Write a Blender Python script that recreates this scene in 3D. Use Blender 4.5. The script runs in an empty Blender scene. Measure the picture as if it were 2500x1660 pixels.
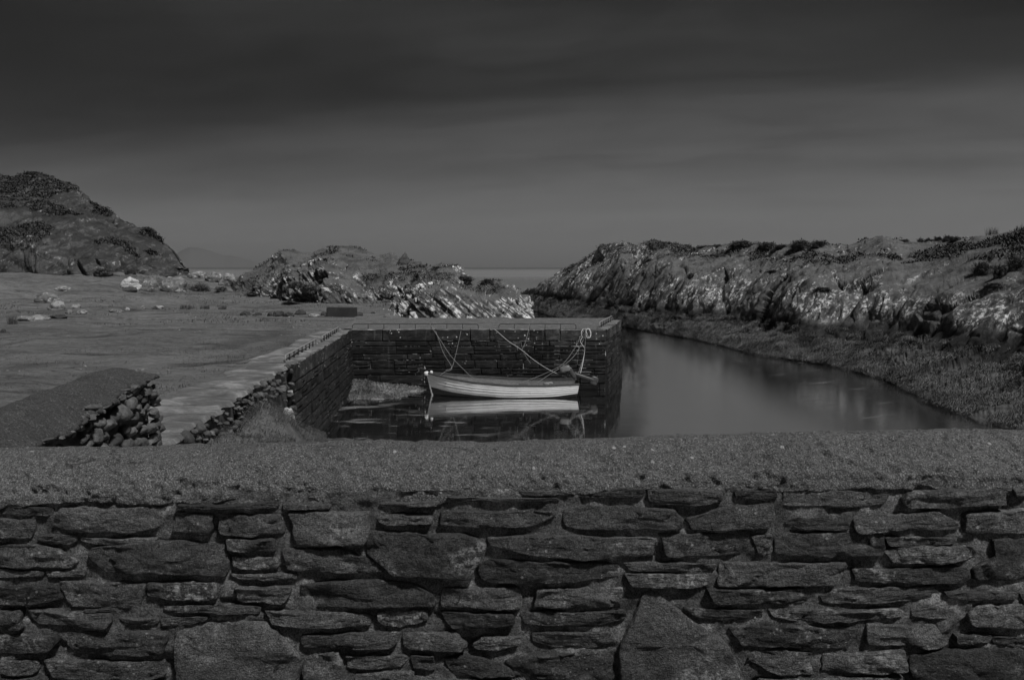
import bpy, math, random
import numpy as np
R = math.radians
random.seed(7); rng = np.random.default_rng(11)
S = bpy.context.scene
COL = S.collection

# ------------------------------------------------------------------ camera, sky, sun, exposure
F = 2000.0                       # focal length in photograph pixels (2500 wide)
CAMH = 3.9                       # eye above the water
HORIZON = 653.0
PITCH = math.atan((830.0 - HORIZON) / F)
cam = bpy.data.cameras.new('camera'); camo = bpy.data.objects.new('camera', cam); COL.objects.link(camo)
cam.sensor_fit = 'HORIZONTAL'; cam.sensor_width = 36.0; cam.lens = 36.0 * F / 2500.0
cam.clip_start = 0.05; cam.clip_end = 60000
camo.location = (0, 0, CAMH); camo.rotation_euler = (R(90) - PITCH, 0, 0)
S.camera = camo
SUN_EL, SUN_AZ = R(57), R(140)   # azimuth clockwise from +Y (view direction)
sl = bpy.data.lights.new('sun', 'SUN'); slo = bpy.data.objects.new('sun', sl); COL.objects.link(slo)
sl.energy = 3.0; sl.angle = R(6); sl.color = (1.0, 0.995, 0.99)
from mathutils import Vector
sd = Vector((math.sin(SUN_AZ) * math.cos(SUN_EL), math.cos(SUN_AZ) * math.cos(SUN_EL), math.sin(SUN_EL)))
slo.rotation_euler = (-sd).to_track_quat('-Z', 'Y').to_euler()
slo.location = (0, 0, 60)
W = bpy.data.worlds.new('World'); S.world = W; W.use_nodes = True
S.view_settings.view_transform = 'Standard'; S.view_settings.look = 'None'
S.view_settings.exposure = 0.6; S.view_settings.gamma = 1.0; S.view_settings.use_curve_mapping = False
S.cycles.max_bounces = 6; S.cycles.volume_bounces = 1; S.cycles.transparent_max_bounces = 4
S.cycles.use_denoising = True

# ------------------------------------------------------------------ node helper
class N:
    def __init__(s, tree): s.t = tree; s.n = tree.nodes; s.l = tree.links
    def new(s, typ, **kw):
        x = s.n.new(typ)
        for k, v in kw.items(): setattr(x, k, v)
        return x
    def put(s, sock, v):
        if v is None: return
        if isinstance(v, bpy.types.NodeSocket): s.l.new(v, sock)
        elif sock.type == 'RGBA' and isinstance(v, (int, float)): sock.default_value = (v, v, v, 1)
        elif sock.type == 'VECTOR' and isinstance(v, (int, float)): sock.default_value = (v, v, v)
        else: sock.default_value = v
    def math(s, op, a, b=None, c=None, clamp=False):
        x = s.new('ShaderNodeMath', operation=op, use_clamp=clamp)
        s.put(x.inputs[0], a); s.put(x.inputs[1], b); s.put(x.inputs[2], c); return x.outputs[0]
    def vmath(s, op, a, b=None):
        x = s.new('ShaderNodeVectorMath', operation=op); s.put(x.inputs[0], a); s.put(x.inputs[1], b); return x.outputs[0]
    def mapping(s, v, loc=(0,0,0), rot=(0,0,0), sc=(1,1,1)):
        if any(rot) and sc != (1,1,1):
            v = s.mapping(v, rot=rot); rot = (0,0,0)
        x = s.new('ShaderNodeMapping'); s.put(x.inputs['Vector'], v)
        x.inputs['Location'].default_value = loc; x.inputs['Rotation'].default_value = rot; x.inputs['Scale'].default_value = sc
        return x.outputs[0]
    def noise(s, v, scale, detail=4, rough=0.55, dist=0.0, lac=2.0):
        x = s.new('ShaderNodeTexNoise'); s.put(x.inputs['Vector'], v)
        x.inputs['Scale'].default_value = scale; x.inputs['Detail'].default_value = detail
        x.inputs['Roughness'].default_value = rough; x.inputs['Distortion'].default_value = dist; x.inputs['Lacunarity'].default_value = lac
        return x.outputs[0]
    def vor(s, v, scale, feature='F1', rnd=1.0, out='Distance'):
        x = s.new('ShaderNodeTexVoronoi', feature=feature); s.put(x.inputs['Vector'], v)
        x.inputs['Scale'].default_value = scale; x.inputs['Randomness'].default_value = rnd
        return x.outputs[out]
    def ramp(s, f, stops, interp='LINEAR'):
        x = s.new('ShaderNodeValToRGB'); cr = x.color_ramp; cr.interpolation = interp
        while len(cr.elements) < len(stops): cr.elements.new(0.5)
        for e, (p, v) in zip(cr.elements, stops):
            e.position = p; e.color = (v, v, v, 1)
        s.put(x.inputs[0], f); return x.outputs[0]
    def step(s, f, a, b):
        x = s.new('ShaderNodeMapRange', interpolation_type='SMOOTHSTEP'); s.put(x.inputs[0], f)
        x.inputs[1].default_value = a; x.inputs[2].default_value = b; return x.outputs[0]
    def mix(s, f, a, b):
        x = s.new('ShaderNodeMix', data_type='FLOAT'); s.put(x.inputs[0], f); s.put(x.inputs[2], a); s.put(x.inputs[3], b); return x.outputs[0]
    def bump(s, h, strength=0.5, dist=0.02, normal=None):
        x = s.new('ShaderNodeBump'); s.put(x.inputs['Height'], h); x.inputs['Strength'].default_value = strength
        x.inputs['Distance'].default_value = dist
        if normal is not None: s.l.new(normal, x.inputs['Normal'])
        return x.outputs[0]
    def pos(s): return s.new('ShaderNodeNewGeometry').outputs['Position']
    def nz(s):
        x = s.new('ShaderNodeSeparateXYZ'); s.l.new(s.new('ShaderNodeNewGeometry').outputs['Normal'], x.inputs[0]); return x.outputs[2]
    def xyz(s, v):
        x = s.new('ShaderNodeSeparateXYZ'); s.put(x.inputs[0], v); return x.outputs
    def rnd(s): return s.new('ShaderNodeObjectInfo').outputs['Random']

MATS = {}
def material(name, fn, rough=0.9, spec=0.25):
    m = bpy.data.materials.new(name); m.use_nodes = True
    t = N(m.node_tree); b = m.node_tree.nodes['Principled BSDF']
    b.inputs['Roughness'].default_value = rough
    b.inputs['Specular IOR Level'].default_value = spec
    r = fn(t)
    if isinstance(r, dict):
        t.put(b.inputs['Base Color'], r.get('c'))
        if 'r' in r: t.put(b.inputs['Roughness'], r['r'])
        if 'n' in r: m.node_tree.links.new(r['n'], b.inputs['Normal'])
        if 'm' in r: b.inputs['Metallic'].default_value = r['m']
        if 'ior' in r: b.inputs['IOR'].default_value = r['ior']
    else: t.put(b.inputs['Base Color'], r)
    MATS[name] = m
    return m

# ------------------------------------------------------------------ sky
w = N(W.node_tree)
bg = W.node_tree.nodes['Background']
sky = w.new('ShaderNodeTexSky', sky_type='NISHITA'); sky.sun_disc = False
sky.sun_elevation = SUN_EL; sky.sun_rotation = SUN_AZ; sky.air_density = 1.0; sky.dust_density = 2.0
bw = w.new('ShaderNodeRGBToBW'); w.l.new(sky.outputs[0], bw.inputs[0])
gen = w.new('ShaderNodeTexCoord').outputs['Generated']
dirn = w.vmath('NORMALIZE', gen)
dx, dy, dz = w.xyz(dirn)
el = w.math('MAXIMUM', dz, 0.0)
# cloud deck: directions projected on a high layer, long-exposure streaks
inv = w.math('DIVIDE', 1.0, w.math('ADD', el, 0.13))
cx = w.math('MULTIPLY', dx, inv); cy = w.math('MULTIPLY', dy, inv)
cv = w.new('ShaderNodeCombineXYZ'); w.put(cv.inputs[0], cx); w.put(cv.inputs[1], cy)
cvr = w.mapping(cv.outputs[0], loc=(9.3, 5.2, 0), rot=(0, 0, R(9)), sc=(0.30, 1.1, 1))
n1 = w.noise(cvr, 0.9, 3, 0.45, 0.35)
cvr2 = w.mapping(cv.outputs[0], loc=(5.2, 1.0, 0), rot=(0, 0, R(14)), sc=(0.42, 2.0, 1))
n2 = w.noise(cvr2, 1.3, 4, 0.5, 0.2)
n3 = w.noise(w.mapping(cv.outputs[0], loc=(1.0, 1.4, 0), rot=(0, 0, R(20)), sc=(0.9, 1.6, 1)), 1.6, 5, 0.55, 0.6)
cl = w.math('ADD', w.math('MULTIPLY', n1, 0.45), w.math('ADD', w.math('MULTIPLY', n2, 0.25), w.math('MULTIPLY', n3, 0.30)))
cl = w.step(cl, 0.34, 0.66)
grad = w.ramp(el, [(0.0, 0.500), (0.04, 0.290), (0.08, 0.198), (0.13, 0.130), (0.20, 0.100), (0.26, 0.112), (0.34, 0.126), (0.60, 0.085), (1.0, 0.085)])
amp = w.step(el, 0.0, 0.26)
fac = w.math('MULTIPLY_ADD', w.math('SUBTRACT', cl, 0.5), w.math('MULTIPLY', amp, 1.1), 1.0)
# one long dark street of cloud across the deck, heavier to the left where a vignette is painted in
ln = w.math('SUBTRACT', w.math('ADD', cy, w.math('MULTIPLY', cx, 0.22)), 2.62)
ln = w.math('ADD', ln, w.math('MULTIPLY', w.math('SUBTRACT', n1, 0.5), 0.9))
street = w.math('POWER', 2.718, w.math('MULTIPLY', w.math('MULTIPLY', ln, ln), -3.2))
side_w = w.math('MULTIPLY', w.step(cx, 0.8, -2.1), w.step(el, 0.0, 0.24))  # left darkening: partly cloud, partly lens vignette put into the sky colour
side_r = w.math('MULTIPLY', w.step(cx, 0.6, 1.5), w.step(el, 0.19, 0.27))
fac = w.math('MULTIPLY', fac, w.math('SUBTRACT', 1.0, w.math('MULTIPLY', street, 0.34)))
fac = w.math('MULTIPLY', fac, w.math('SUBTRACT', 1.0, w.math('MULTIPLY', side_w, 0.92)))
fac = w.math('MULTIPLY', fac, w.math('SUBTRACT', 1.0, w.math('MULTIPLY', side_r, 0.95)))
fac = w.math('MULTIPLY', w.math('MULTIPLY', fac, grad), bw.outputs[0])
w.put(bg.inputs['Color'], fac)
bg.inputs['Strength'].default_value = 0.1

# ------------------------------------------------------------------ numpy noise
_T = rng.random(65536).astype(np.float64)
def _h(i, j, k): return _T[((i * 73856093) ^ (j * 19349663) ^ (k * 83492791)) & 65535]
def vnoise(p):
    p = np.asarray(p, float); f = np.floor(p); i = f.astype(np.int64); t = p - f; t = t * t * t * (t * (t * 6 - 15) + 10)
    x, y, z = i[..., 0], i[..., 1], i[..., 2]; a, b, c = t[..., 0], t[..., 1], t[..., 2]
    r = 0
    for ox in (0, 1):
        for oy in (0, 1):
            for oz in (0, 1):
                r = r + _h(x + ox, y + oy, z + oz) * (a if ox else 1 - a) * (b if oy else 1 - b) * (c if oz else 1 - c)
    return r * 2 - 1
def fbm(p, oct=4, gain=0.5, lac=2.03):
    p = np.asarray(p, float); a, s, r = 1.0, 0.0, 0
    for o in range(oct):
        r = r + a * vnoise(p + o * 17.3); s += a; a *= gain; p = p * lac
    return r / s * 1.6
def ridged(p, oct=4):
    p = np.asarray(p, float); a, s, r = 1.0, 0.0, 0
    for o in range(oct):
        r = r + a * (1 - 2.2 * np.abs(vnoise(p + o * 9.1))); s += a; a *= 0.5; p = p * 2.1
    return r / s
def facets(p, seed=0, tilt=0.8):
    """blocky crags: every Voronoi cell is a random tilted plane"""
    p = np.asarray(p, float); f = np.floor(p).astype(np.int64)
    best = np.full(p.shape[:-1], 1e9); val = np.zeros(p.shape[:-1]); sec = np.full(p.shape[:-1], 1e9)
    for ox in (-1, 0, 1):
        for oy in (-1, 0, 1):
            for oz in (-1, 0, 1):
                q = f + np.array([ox, oy, oz]) + seed
                x, y, z = q[..., 0], q[..., 1], q[..., 2]
                c = np.stack([_h(x, y, z), _h(x + 31, y + 7, z), _h(x, y + 57, z + 13)], -1) + (q - seed)
                d = p - c; dd = (d * d).sum(-1)
                v = (_h(x + 5, y, z + 91) - .5) + tilt * ((_h(x + 3, y, z) - .5) * d[..., 0] + (_h(x, y + 77, z) - .5) * d[..., 1] + (_h(x, y, z + 41) - .5) * d[..., 2]) * 2
                m = dd < best
                sec = np.where(m, best, np.minimum(sec, dd)); val = np.where(m, v, val); best = np.where(m, dd, best)
    crack = np.clip((np.sqrt(sec) - np.sqrt(best)) / 0.12, 0, 1)
    return val, crack
def sstep(x, a, b):
    t = np.clip((np.asarray(x, float) - a) / (b - a), 0, 1); return t * t * (3 - 2 * t)

# ------------------------------------------------------------------ pixel -> world (only to read distances off the photograph)
cp, sp = math.cos(PITCH), math.sin(PITCH)
def ray(px, py):
    u = (np.asarray(px, float) - 1250) / F; v = (830 - np.asarray(py, float)) / F
    d = np.stack([u + 0 * v, cp + v * sp + 0 * u, -sp + v * cp + 0 * u], -1)
    return d
def atD(px, py, D):
    d = ray(px, py); return np.array([0, 0, CAMH]) + d * (np.asarray(D, float) / d[..., 1])[..., None]
def atZ(px, py, z):
    d = ray(px, py); return np.array([0, 0, CAMH]) + d * ((np.asarray(z, float) - CAMH) / d[..., 2])[..., None]
def proj(P):
    P = np.asarray(P, float); x, y, z = P[..., 0], P[..., 1], P[..., 2] - CAMH
    f = y * cp - z * sp; u = y * sp + z * cp
    return 1250 + F * x / f, 830 - F * u / f
def curve(pts):
    pts = np.array(pts, float); return lambda x: np.interp(x, pts[:, 0], pts[:, 1])

# ------------------------------------------------------------------ objects
def wloc(o):
    v = Vector((0, 0, 0))
    while o is not None: v += o.location; o = o.parent
    return v
def tag(o, label=None, cat=None, group=None, kind=None):
    if label: o['label'] = label
    if cat: o['category'] = cat
    if group: o['group'] = group
    if kind: o['kind'] = kind
    return o
def thing(name, loc, label, cat, group=None):
    o = bpy.data.objects.new(name, None); o.empty_display_size = 0.2; COL.objects.link(o); o.location = loc
    return tag(o, label, cat, group)
def mesh_of(name, V, Fc, smooth=True):
    me = bpy.data.meshes.new(name); V = np.asarray(V, float)
    if isinstance(Fc, np.ndarray) and Fc.ndim == 2:
        k = Fc.shape[1]
        me.vertices.add(len(V)); me.vertices.foreach_set('co', V.astype(np.float32).ravel())
        me.loops.add(Fc.size); me.loops.foreach_set('vertex_index', Fc.astype(np.int32).ravel())
        me.polygons.add(len(Fc)); me.polygons.foreach_set('loop_start', (np.arange(len(Fc)) * k).astype(np.int32))
        me.update(calc_edges=True); me.validate()
    else:
        me.from_pydata([tuple(v) for v in V], [], [tuple(f) for f in Fc])
    if smooth: me.polygons.foreach_set('use_smooth', [True] * len(me.polygons))
    me.update()
    return me
def obj(name, V, Fc, mat, parent=None, smooth=True, origin=None):
    """world-space vertices -> one mesh object, its origin at its own middle"""
    V = np.asarray(V, float)
    c = V.mean(0) if origin is None else np.asarray(origin, float)
    me = mesh_of(name, V - c, Fc, smooth); me.materials.append(MATS[mat])
    o = bpy.data.objects.new(name, me); COL.objects.link(o)
    o.location = c
    if parent is not None:
        o.location = Vector(c) - wloc(parent); o.parent = parent
    return o
def place(name, me, loc, rot=(0, 0, 0), sc=(1, 1, 1), parent=None):
    o = bpy.data.objects.new(name, me); COL.objects.link(o)
    o.location = Vector(loc) - (wloc(parent) if parent else Vector((0, 0, 0)))
    o.rotation_euler = rot; o.scale = sc
    if parent: o.parent = parent
    return o
def gridF(nu, nv, wrap=False):
    i = np.arange(nu if wrap else nu - 1)[:, None]; j = np.arange(nv - 1)[None, :]
    a = i * nv + j; b = ((i + 1) % nu) * nv + j
    return np.stack([a, b, b + 1, a + 1], -1).reshape(-1, 4)
def normals(P):
    du = np.gradient(P, axis=0); dv = np.gradient(P, axis=1); n = np.cross(du, dv)
    return n / (np.linalg.norm(n, axis=-1, keepdims=True) + 1e-9)
def tube(pts, r, seg=6):
    pts = np.array(pts, float); n = len(pts)
    t = np.gradient(pts, axis=0); t /= np.linalg.norm(t, axis=1, keepdims=True) + 1e-9
    up = np.array([0, 0, 1.0]); V = []
    for k in range(n):
        a = np.cross(t[k], up)
        if np.linalg.norm(a) < 1e-3: a = np.cross(t[k], [1, 0, 0])
        a /= np.linalg.norm(a); b = np.cross(t[k], a)
        rr = r[k] if hasattr(r, '__len__') else r
        for s in range(seg):
            q = 2 * math.pi * s / seg; V.append(pts[k] + rr * (math.cos(q) * a + math.sin(q) * b))
    Fc = [(k * seg + s, k * seg + (s + 1) % seg, (k + 1) * seg + (s + 1) % seg, (k + 1) * seg + s) for k in range(n - 1) for s in range(seg)]
    Fc += [tuple(range(seg))[::-1], tuple((n - 1) * seg + s for s in range(seg))]
    return np.array(V), Fc
def smooth_path(ctrl, n=24):
    c = np.array(ctrl, float); m = len(c)
    P = np.vstack([2 * c[0] - c[1], c, 2 * c[-1] - c[-2]]); out = []
    for i in range(m - 1):
        p0, p1, p2, p3 = P[i:i + 4]
        for t in np.linspace(0, 1, n, endpoint=(i == m - 2)):
            out.append(0.5 * ((2 * p1) + (-p0 + p2) * t + (2 * p0 - 5 * p1 + 4 * p2 - p3) * t * t + (-p0 + 3 * p1 - 3 * p2 + p3) * t ** 3))
    return np.array(out)
def join(parts):
    V, Fc, k = [], [], 0
    for v, f in parts:
        V.append(np.asarray(v)); Fc += [tuple(int(i) + k for i in q) for q in f]; k += len(v)
    return np.vstack(V), Fc
def boxVF(x0, x1, y0, y1, z0, z1):
    V = [(x, y, z) for x in (x0, x1) for y in (y0, y1) for z in (z0, z1)]
    return np.array(V, float), [(0, 1, 3, 2), (4, 6, 7, 5), (0, 4, 5, 1), (2, 3, 7, 6), (0, 2, 6, 4), (1, 5, 7, 3)]
def ico(sub=2):
    import bmesh
    bm = bmesh.new(); bmesh.ops.create_icosphere(bm, subdivisions=sub, radius=1.0)
    V = np.array([v.co[:] for v in bm.verts]); Fc = np.array([[v.index for v in f.verts] for f in bm.faces]); bm.free(); return V, Fc

# ------------------------------------------------------------------ materials (the photograph is black and white: neutral greys)
def m_slate(t):
    p = t.pos(); rr = t.rnd()
    off = t.new('ShaderNodeCombineXYZ'); t.put(off.inputs[0], t.math('MULTIPLY', rr, 53.0)); t.put(off.inputs[2], t.math('MULTIPLY', rr, 31.0))
    q = t.vmath('ADD', p, off.outputs[0])
    lam = t.noise(t.mapping(q, rot=(0, R(7), 0), sc=(9, 9, 30)), 1.0, 6, 0.7, 0.8)
    chip = t.vor(t.vmath('ADD', q, t.vmath('MULTIPLY', t.new('ShaderNodeTexNoise').outputs[1], (0.08, 0.08, 0.08))), 13.0, 'F1')
    mot = t.noise(q, 7.0, 5, 0.6)
    fine = t.noise(q, 190.0, 3, 0.7)
    base = t.math('MULTIPLY', t.ramp(mot, [(0.25, 0.028), (0.5, 0.048), (0.75, 0.072)]), t.mix(rr, 0.5, 1.5))
    base = t.math('MULTIPLY', base, t.mix(t.step(fine, 0.3, 0.7), 0.4, 1.6))
    base = t.math('MULTIPLY', base, t.mix(t.step(t.noise(q, 70.0, 5, 0.8), 0.3, 0.7), 0.5, 1.5))
    lich = t.math('MULTIPLY', t.step(t.noise(q, 4.3, 3, 0.5, 0.3), 0.52, 0.68), t.step(t.noise(q, 34.0, 5, 0.75), 0.46, 0.64))
    spot = t.math('MAXIMUM', t.step(t.vor(q, 26.0), 0.20, 0.11), t.step(t.vor(t.vmath('ADD', q, (3.0, 1.0, 2.0)), 60.0), 0.17, 0.10))
    spot = t.math('MULTIPLY', spot, t.step(t.noise(q, 5.0, 2), 0.50, 0.62))
    c = t.mix(t.math('MULTIPLY', lich, 0.85), base, 0.22)
    c = t.mix(t.math('MULTIPLY', spot, 0.6), c, 0.24)
    crack = t.step(t.noise(t.mapping(q, rot=(0, R(16), 0), sc=(7, 7, 15)), 1.0, 6, 0.65, 1.6), 0.36, 0.30)
    c = t.math('MULTIPLY', c, t.mix(crack, 1.0, 0.45))
    h = t.math('ADD', t.math('MULTIPLY', lam, 0.6), t.math('ADD', t.math('MULTIPLY', fine, 0.22), t.math('MULTIPLY', t.noise(q, 45.0, 4, 0.7), 0.5)))
    h = t.math('SUBTRACT', h, t.math('MULTIPLY', crack, 0.6))
    h = t.math('ADD', h, t.math('MULTIPLY', chip, 0.45))
    return dict(c=c, n=t.bump(h, 1.0, 0.03), r=t.mix(mot, 0.75, 0.95))
material('slate', m_slate, spec=0.2)
def m_mortar(t):
    p = t.pos(); n = t.noise(p, 9.0, 5, 0.65); f = t.noise(p, 130.0, 4, 0.8)
    c = t.math('MULTIPLY', t.ramp(n, [(0.3, 0.05), (0.5, 0.095), (0.6, 0.17), (0.72, 0.34)]), t.mix(t.step(f, 0.3, 0.7), 0.25, 1.75))
    return dict(c=c, n=t.bump(t.math('ADD', f, t.noise(p, 40.0, 5, 0.7)), 1.0, 0.02))
material('mortar', m_mortar, spec=0.1)
def m_cement(t):
    p = t.pos()
    f = t.math('ADD', t.math('MULTIPLY', t.noise(p, 150.0, 3, 0.95), 0.75), t.math('MULTIPLY', t.noise(p, 52.0, 4, 0.8), 0.25)); g = t.noise(p, 24.0, 6, 0.75); b = t.noise(p, 2.2, 4, 0.6)
    grain = t.vor(p, 95.0)
    c = t.ramp(f, [(0.34, 0.014), (0.46, 0.055), (0.55, 0.115), (0.66, 0.30)])
    c = t.math('MULTIPLY', c, t.math('MULTIPLY', t.mix(b, 0.7, 1.3), t.mix(t.step(g, 0.30, 0.48), 0.6, 1.1)))
    ck = t.new('ShaderNodeTexVoronoi', feature='DISTANCE_TO_EDGE'); t.put(ck.inputs['Vector'], t.vmath('ADD', p, t.vmath('MULTIPLY', t.new('ShaderNodeTexNoise').outputs[1], (0.5, 0.5, 0.5)))); ck.inputs['Scale'].default_value = 1.1
    ckm = t.step(ck.outputs['Distance'], 0.012, 0.004)
    c = t.math('MULTIPLY', c, t.mix(t.math('MULTIPLY', ckm, t.step(t.noise(p, 1.4, 2), 0.55, 0.62)), 1.0, 0.45))
    pale = t.math('MULTIPLY', t.step(t.vor(p, 15.0), 0.17, 0.09), t.step(t.noise(p, 3.0, 2), 0.53, 0.6))
    c = t.mix(t.math('MULTIPLY', pale, 0.7), c, 0.36)
    h = t.math('ADD', t.math('MULTIPLY', f, 0.6), t.math('ADD', t.math('MULTIPLY', g, 0.8), t.math('MULTIPLY', grain, 0.35)))
    return dict(c=c, n=t.bump(h, 1.0, 0.022))
material('cement', m_cement, spec=0.15)
def m_cement2(t):
    p = t.pos()
    f = t.noise(p, 90.0, 4, 0.9); b = t.noise(p, 4.0, 5, 0.65)
    st = t.noise(t.mapping(p, rot=(0, 0, R(8)), sc=(3, 30, 30)), 1.0, 4, 0.6)
    c = t.math('MULTIPLY', t.ramp(f, [(0.36, 0.016), (0.48, 0.040), (0.58, 0.062), (0.70, 0.22)]), t.mix(b, 0.55, 1.4))
    c = t.math('MULTIPLY', c, t.mix(st, 0.75, 1.2))
    return dict(c=c, n=t.bump(t.math('ADD', f, st), 0.7, 0.015))
material('cement_smooth', m_cement2, spec=0.15)
def m_rubble(t):
    p = t.pos(); rr = t.rnd()
    m = t.noise(p, 14.0, 5, 0.65); f = t.noise(p, 80.0, 4, 0.75)
    c = t.math('MULTIPLY', t.ramp(m, [(0.3, 0.03), (0.55, 0.06), (0.75, 0.11)]), t.mix(rr, 0.6, 1.55))
    c = t.math('MULTIPLY', c, t.mix(f, 0.4, 1.6))
    w_ = t.math('MULTIPLY', t.step(t.noise(p, 11.0, 4, 0.7), 0.64, 0.72), 0.6)
    return dict(c=t.mix(w_, c, 0.3), n=t.bump(t.math('ADD', t.math('MULTIPLY', f, 0.4), t.noise(t.mapping(p, sc=(20, 20, 50)), 1, 5, 0.7)), 0.8, 0.02))
material('rubble', m_rubble, spec=0.2)
def m_dark(v):
    def fn(t):
        p = t.pos(); n = t.noise(p, 12.0, 5, 0.7)
        return dict(c=t.math('MULTIPLY', t.mix(n, 0.4, 1.6), v), n=t.bump(n, 0.6, 0.02))
    return fn
material('core', m_dark(0.045), spec=0.1)
def m_quay(t):
    p = t.pos(); rr = t.rnd(); z = t.xyz(p)[2]
    m = t.noise(t.mapping(p, sc=(1, 1, 2.2)), 4.0, 6, 0.65); f = t.noise(p, 38.0, 4, 0.8)
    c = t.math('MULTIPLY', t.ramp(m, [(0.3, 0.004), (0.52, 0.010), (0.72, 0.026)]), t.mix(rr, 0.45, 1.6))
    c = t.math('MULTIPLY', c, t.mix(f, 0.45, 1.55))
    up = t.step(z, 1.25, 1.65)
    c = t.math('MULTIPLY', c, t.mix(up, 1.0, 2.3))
    bar = t.step(t.vor(p, 8.0), 0.22, 0.13); bm_ = t.step(t.noise(p, 1.6, 4, 0.7), 0.50, 0.63)
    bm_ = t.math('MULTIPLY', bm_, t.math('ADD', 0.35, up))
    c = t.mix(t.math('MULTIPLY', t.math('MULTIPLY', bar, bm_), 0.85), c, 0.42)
    drip = t.math('MULTIPLY', t.step(t.noise(t.mapping(p, sc=(9, 9, 0.7)), 1.0, 3, 0.6), 0.60, 0.70), 0.35)
    c = t.mix(t.math('MULTIPLY', drip, t.step(z, 0.4, 1.3)), c, 0.09)
    worn = t.ramp(t.noise(t.mapping(p, sc=(2, 5, 1)), 1.5, 6, 0.75), [(0.35, 0.05), (0.52, 0.10), (0.62, 0.30)])
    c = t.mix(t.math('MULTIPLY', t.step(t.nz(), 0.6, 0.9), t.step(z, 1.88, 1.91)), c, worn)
    return dict(c=c, n=t.bump(t.math('ADD', t.math('MULTIPLY', f, 0.5), t.noise(t.mapping(p, sc=(8, 8, 26)), 1, 5, 0.7)), 0.8, 0.03), r=0.8)
material('quay_stone', m_quay, spec=0.12)
def m_joint(t):
    p = t.pos(); n = t.noise(p, 1.5, 4, 0.7); pale = t.step(n, 0.53, 0.57)
    return dict(c=t.mix(pale, 0.010, 0.50))
material('joint', m_joint, spec=0.1)
def m_deck(t):
    p = t.pos(); n = t.noise(t.mapping(p, sc=(1.2, 3, 1)), 2.0, 6, 0.7); s_ = t.noise(t.mapping(p, sc=(3, 12, 1)), 1.5, 5, 0.75)
    c = t.ramp(n, [(0.3, 0.05), (0.5, 0.085), (0.68, 0.13)])
    c = t.mix(t.math('MULTIPLY', t.step(s_, 0.58, 0.66), 0.7), c, 0.40)
    c = t.math('MULTIPLY', c, t.mix(t.noise(p, 25.0, 3, 0.7), 0.6, 1.4))
    return dict(c=c, n=t.bump(t.math('ADD', n, s_), 0.7, 0.05))
material('deck', m_deck, spec=0.15)
def m_path(t):
    p = t.pos(); n = t.noise(t.mapping(p, rot=(0, 0, R(14)), sc=(1.0, 1.9, 1)), 1.1, 7, 0.7, 0.6); f = t.noise(p, 40.0, 4, 0.8)
    c = t.math('MULTIPLY', t.ramp(n, [(0.34, 0.045), (0.5, 0.10), (0.62, 0.20)]), t.mix(f, 0.6, 1.4))
    return dict(c=c, n=t.bump(t.math('ADD', n, t.math('MULTIPLY', f, 0.4)), 0.7, 0.05))
material('path', m_path, spec=0.15)
def m_turf(t):
    p = t.pos()
    a = t.noise(p, 0.22, 5, 0.6, 0.4); b = t.noise(t.mapping(p, rot=(0, 0, R(10)), sc=(0.7, 1.6, 1)), 1.3, 6, 0.68); f = t.noise(p, 30.0, 4, 0.8)
    c = t.math('ADD', t.math('MULTIPLY', a, 0.55), t.math('MULTIPLY', b, 0.45))
    c = t.ramp(c, [(0.34, 0.062), (0.45, 0.098), (0.54, 0.124), (0.66, 0.155)])
    dk = t.math('MULTIPLY', t.step(t.noise(t.mapping(p, rot=(0, 0, R(-6)), sc=(0.35, 1.8, 1)), 1.0, 6, 0.7, 0.5), 0.52, 0.66), 0.8)
    c = t.mix(dk, c, 0.04)
    cm = t.noise(t.mapping(p, sc=(1, 1.4, 1)), 5.5, 5, 0.75)
    c = t.math('MULTIPLY', c, t.mix(t.step(cm, 0.32, 0.66), 0.80, 1.18))
    spk = t.math('MULTIPLY', t.step(t.vor(p, 2.6), 0.17, 0.08), t.step(t.noise(p, 0.5, 3), 0.48, 0.6))
    c = t.mix(t.math('MULTIPLY', spk, 0.7), c, 0.03)
    px_, py_, _z = t.xyz(p)
    for cx_, cy_, rad_, wd_, st_ in ((-9.6, 19.0, 4.0, 0.16, 0.75), (-9.6, 19.0, 5.4, 0.16, 0.6), (-16.0, 24.0, 9.0, 0.3, 0.5)):   # worn wheel tracks
        ddx = t.math('SUBTRACT', px_, cx_); ddy = t.math('MULTIPLY', t.math('SUBTRACT', py_, cy_), 0.8)
        rr_ = t.math('SQRT', t.math('ADD', t.math('MULTIPLY', ddx, ddx), t.math('MULTIPLY', ddy, ddy)))
        rr_ = t.math('ABSOLUTE', t.math('SUBTRACT', t.math('ADD', rr_, t.math('MULTIPLY', t.math('SUBTRACT', a, 0.5), 2.5)), rad_))
        tr_ = t.math('MULTIPLY', t.step(rr_, wd_ * 2, wd_ * 0.4), t.step(t.noise(p, 0.45, 3, 0.6), 0.42, 0.58))
        c = t.mix(t.math('MULTIPLY', tr_, st_), c, 0.035)
    c = t.math('MULTIPLY', c, t.mix(f, 0.7, 1.3))
    return dict(c=c, n=t.bump(t.math('ADD', t.math('MULTIPLY', f, 0.3), t.math('ADD', t.math('MULTIPLY', b, 1.4), t.math('MULTIPLY', cm, 0.7))), 1.0, 0.12))
material('turf', m_turf, spec=0.08)
material('blade', lambda t: dict(c=t.mix(t.noise(t.pos(), 3.0, 4, 0.7), 0.045, 0.15)), spec=0.1)
material('rush', lambda t: dict(c=t.mix(t.noise(t.pos(), 9.0, 3, 0.6), 0.02, 0.075)), spec=0.1)
material('tussock', lambda t: dict(c=t.mix(t.noise(t.pos(), 4.0, 5, 0.75), 0.03, 0.12)), spec=0.08)
material('heather', lambda t: dict(c=t.mix(t.step(t.noise(t.pos(), 4.0, 5, 0.75), 0.3, 0.7), 0.010, 0.075)), spec=0.08)
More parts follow.
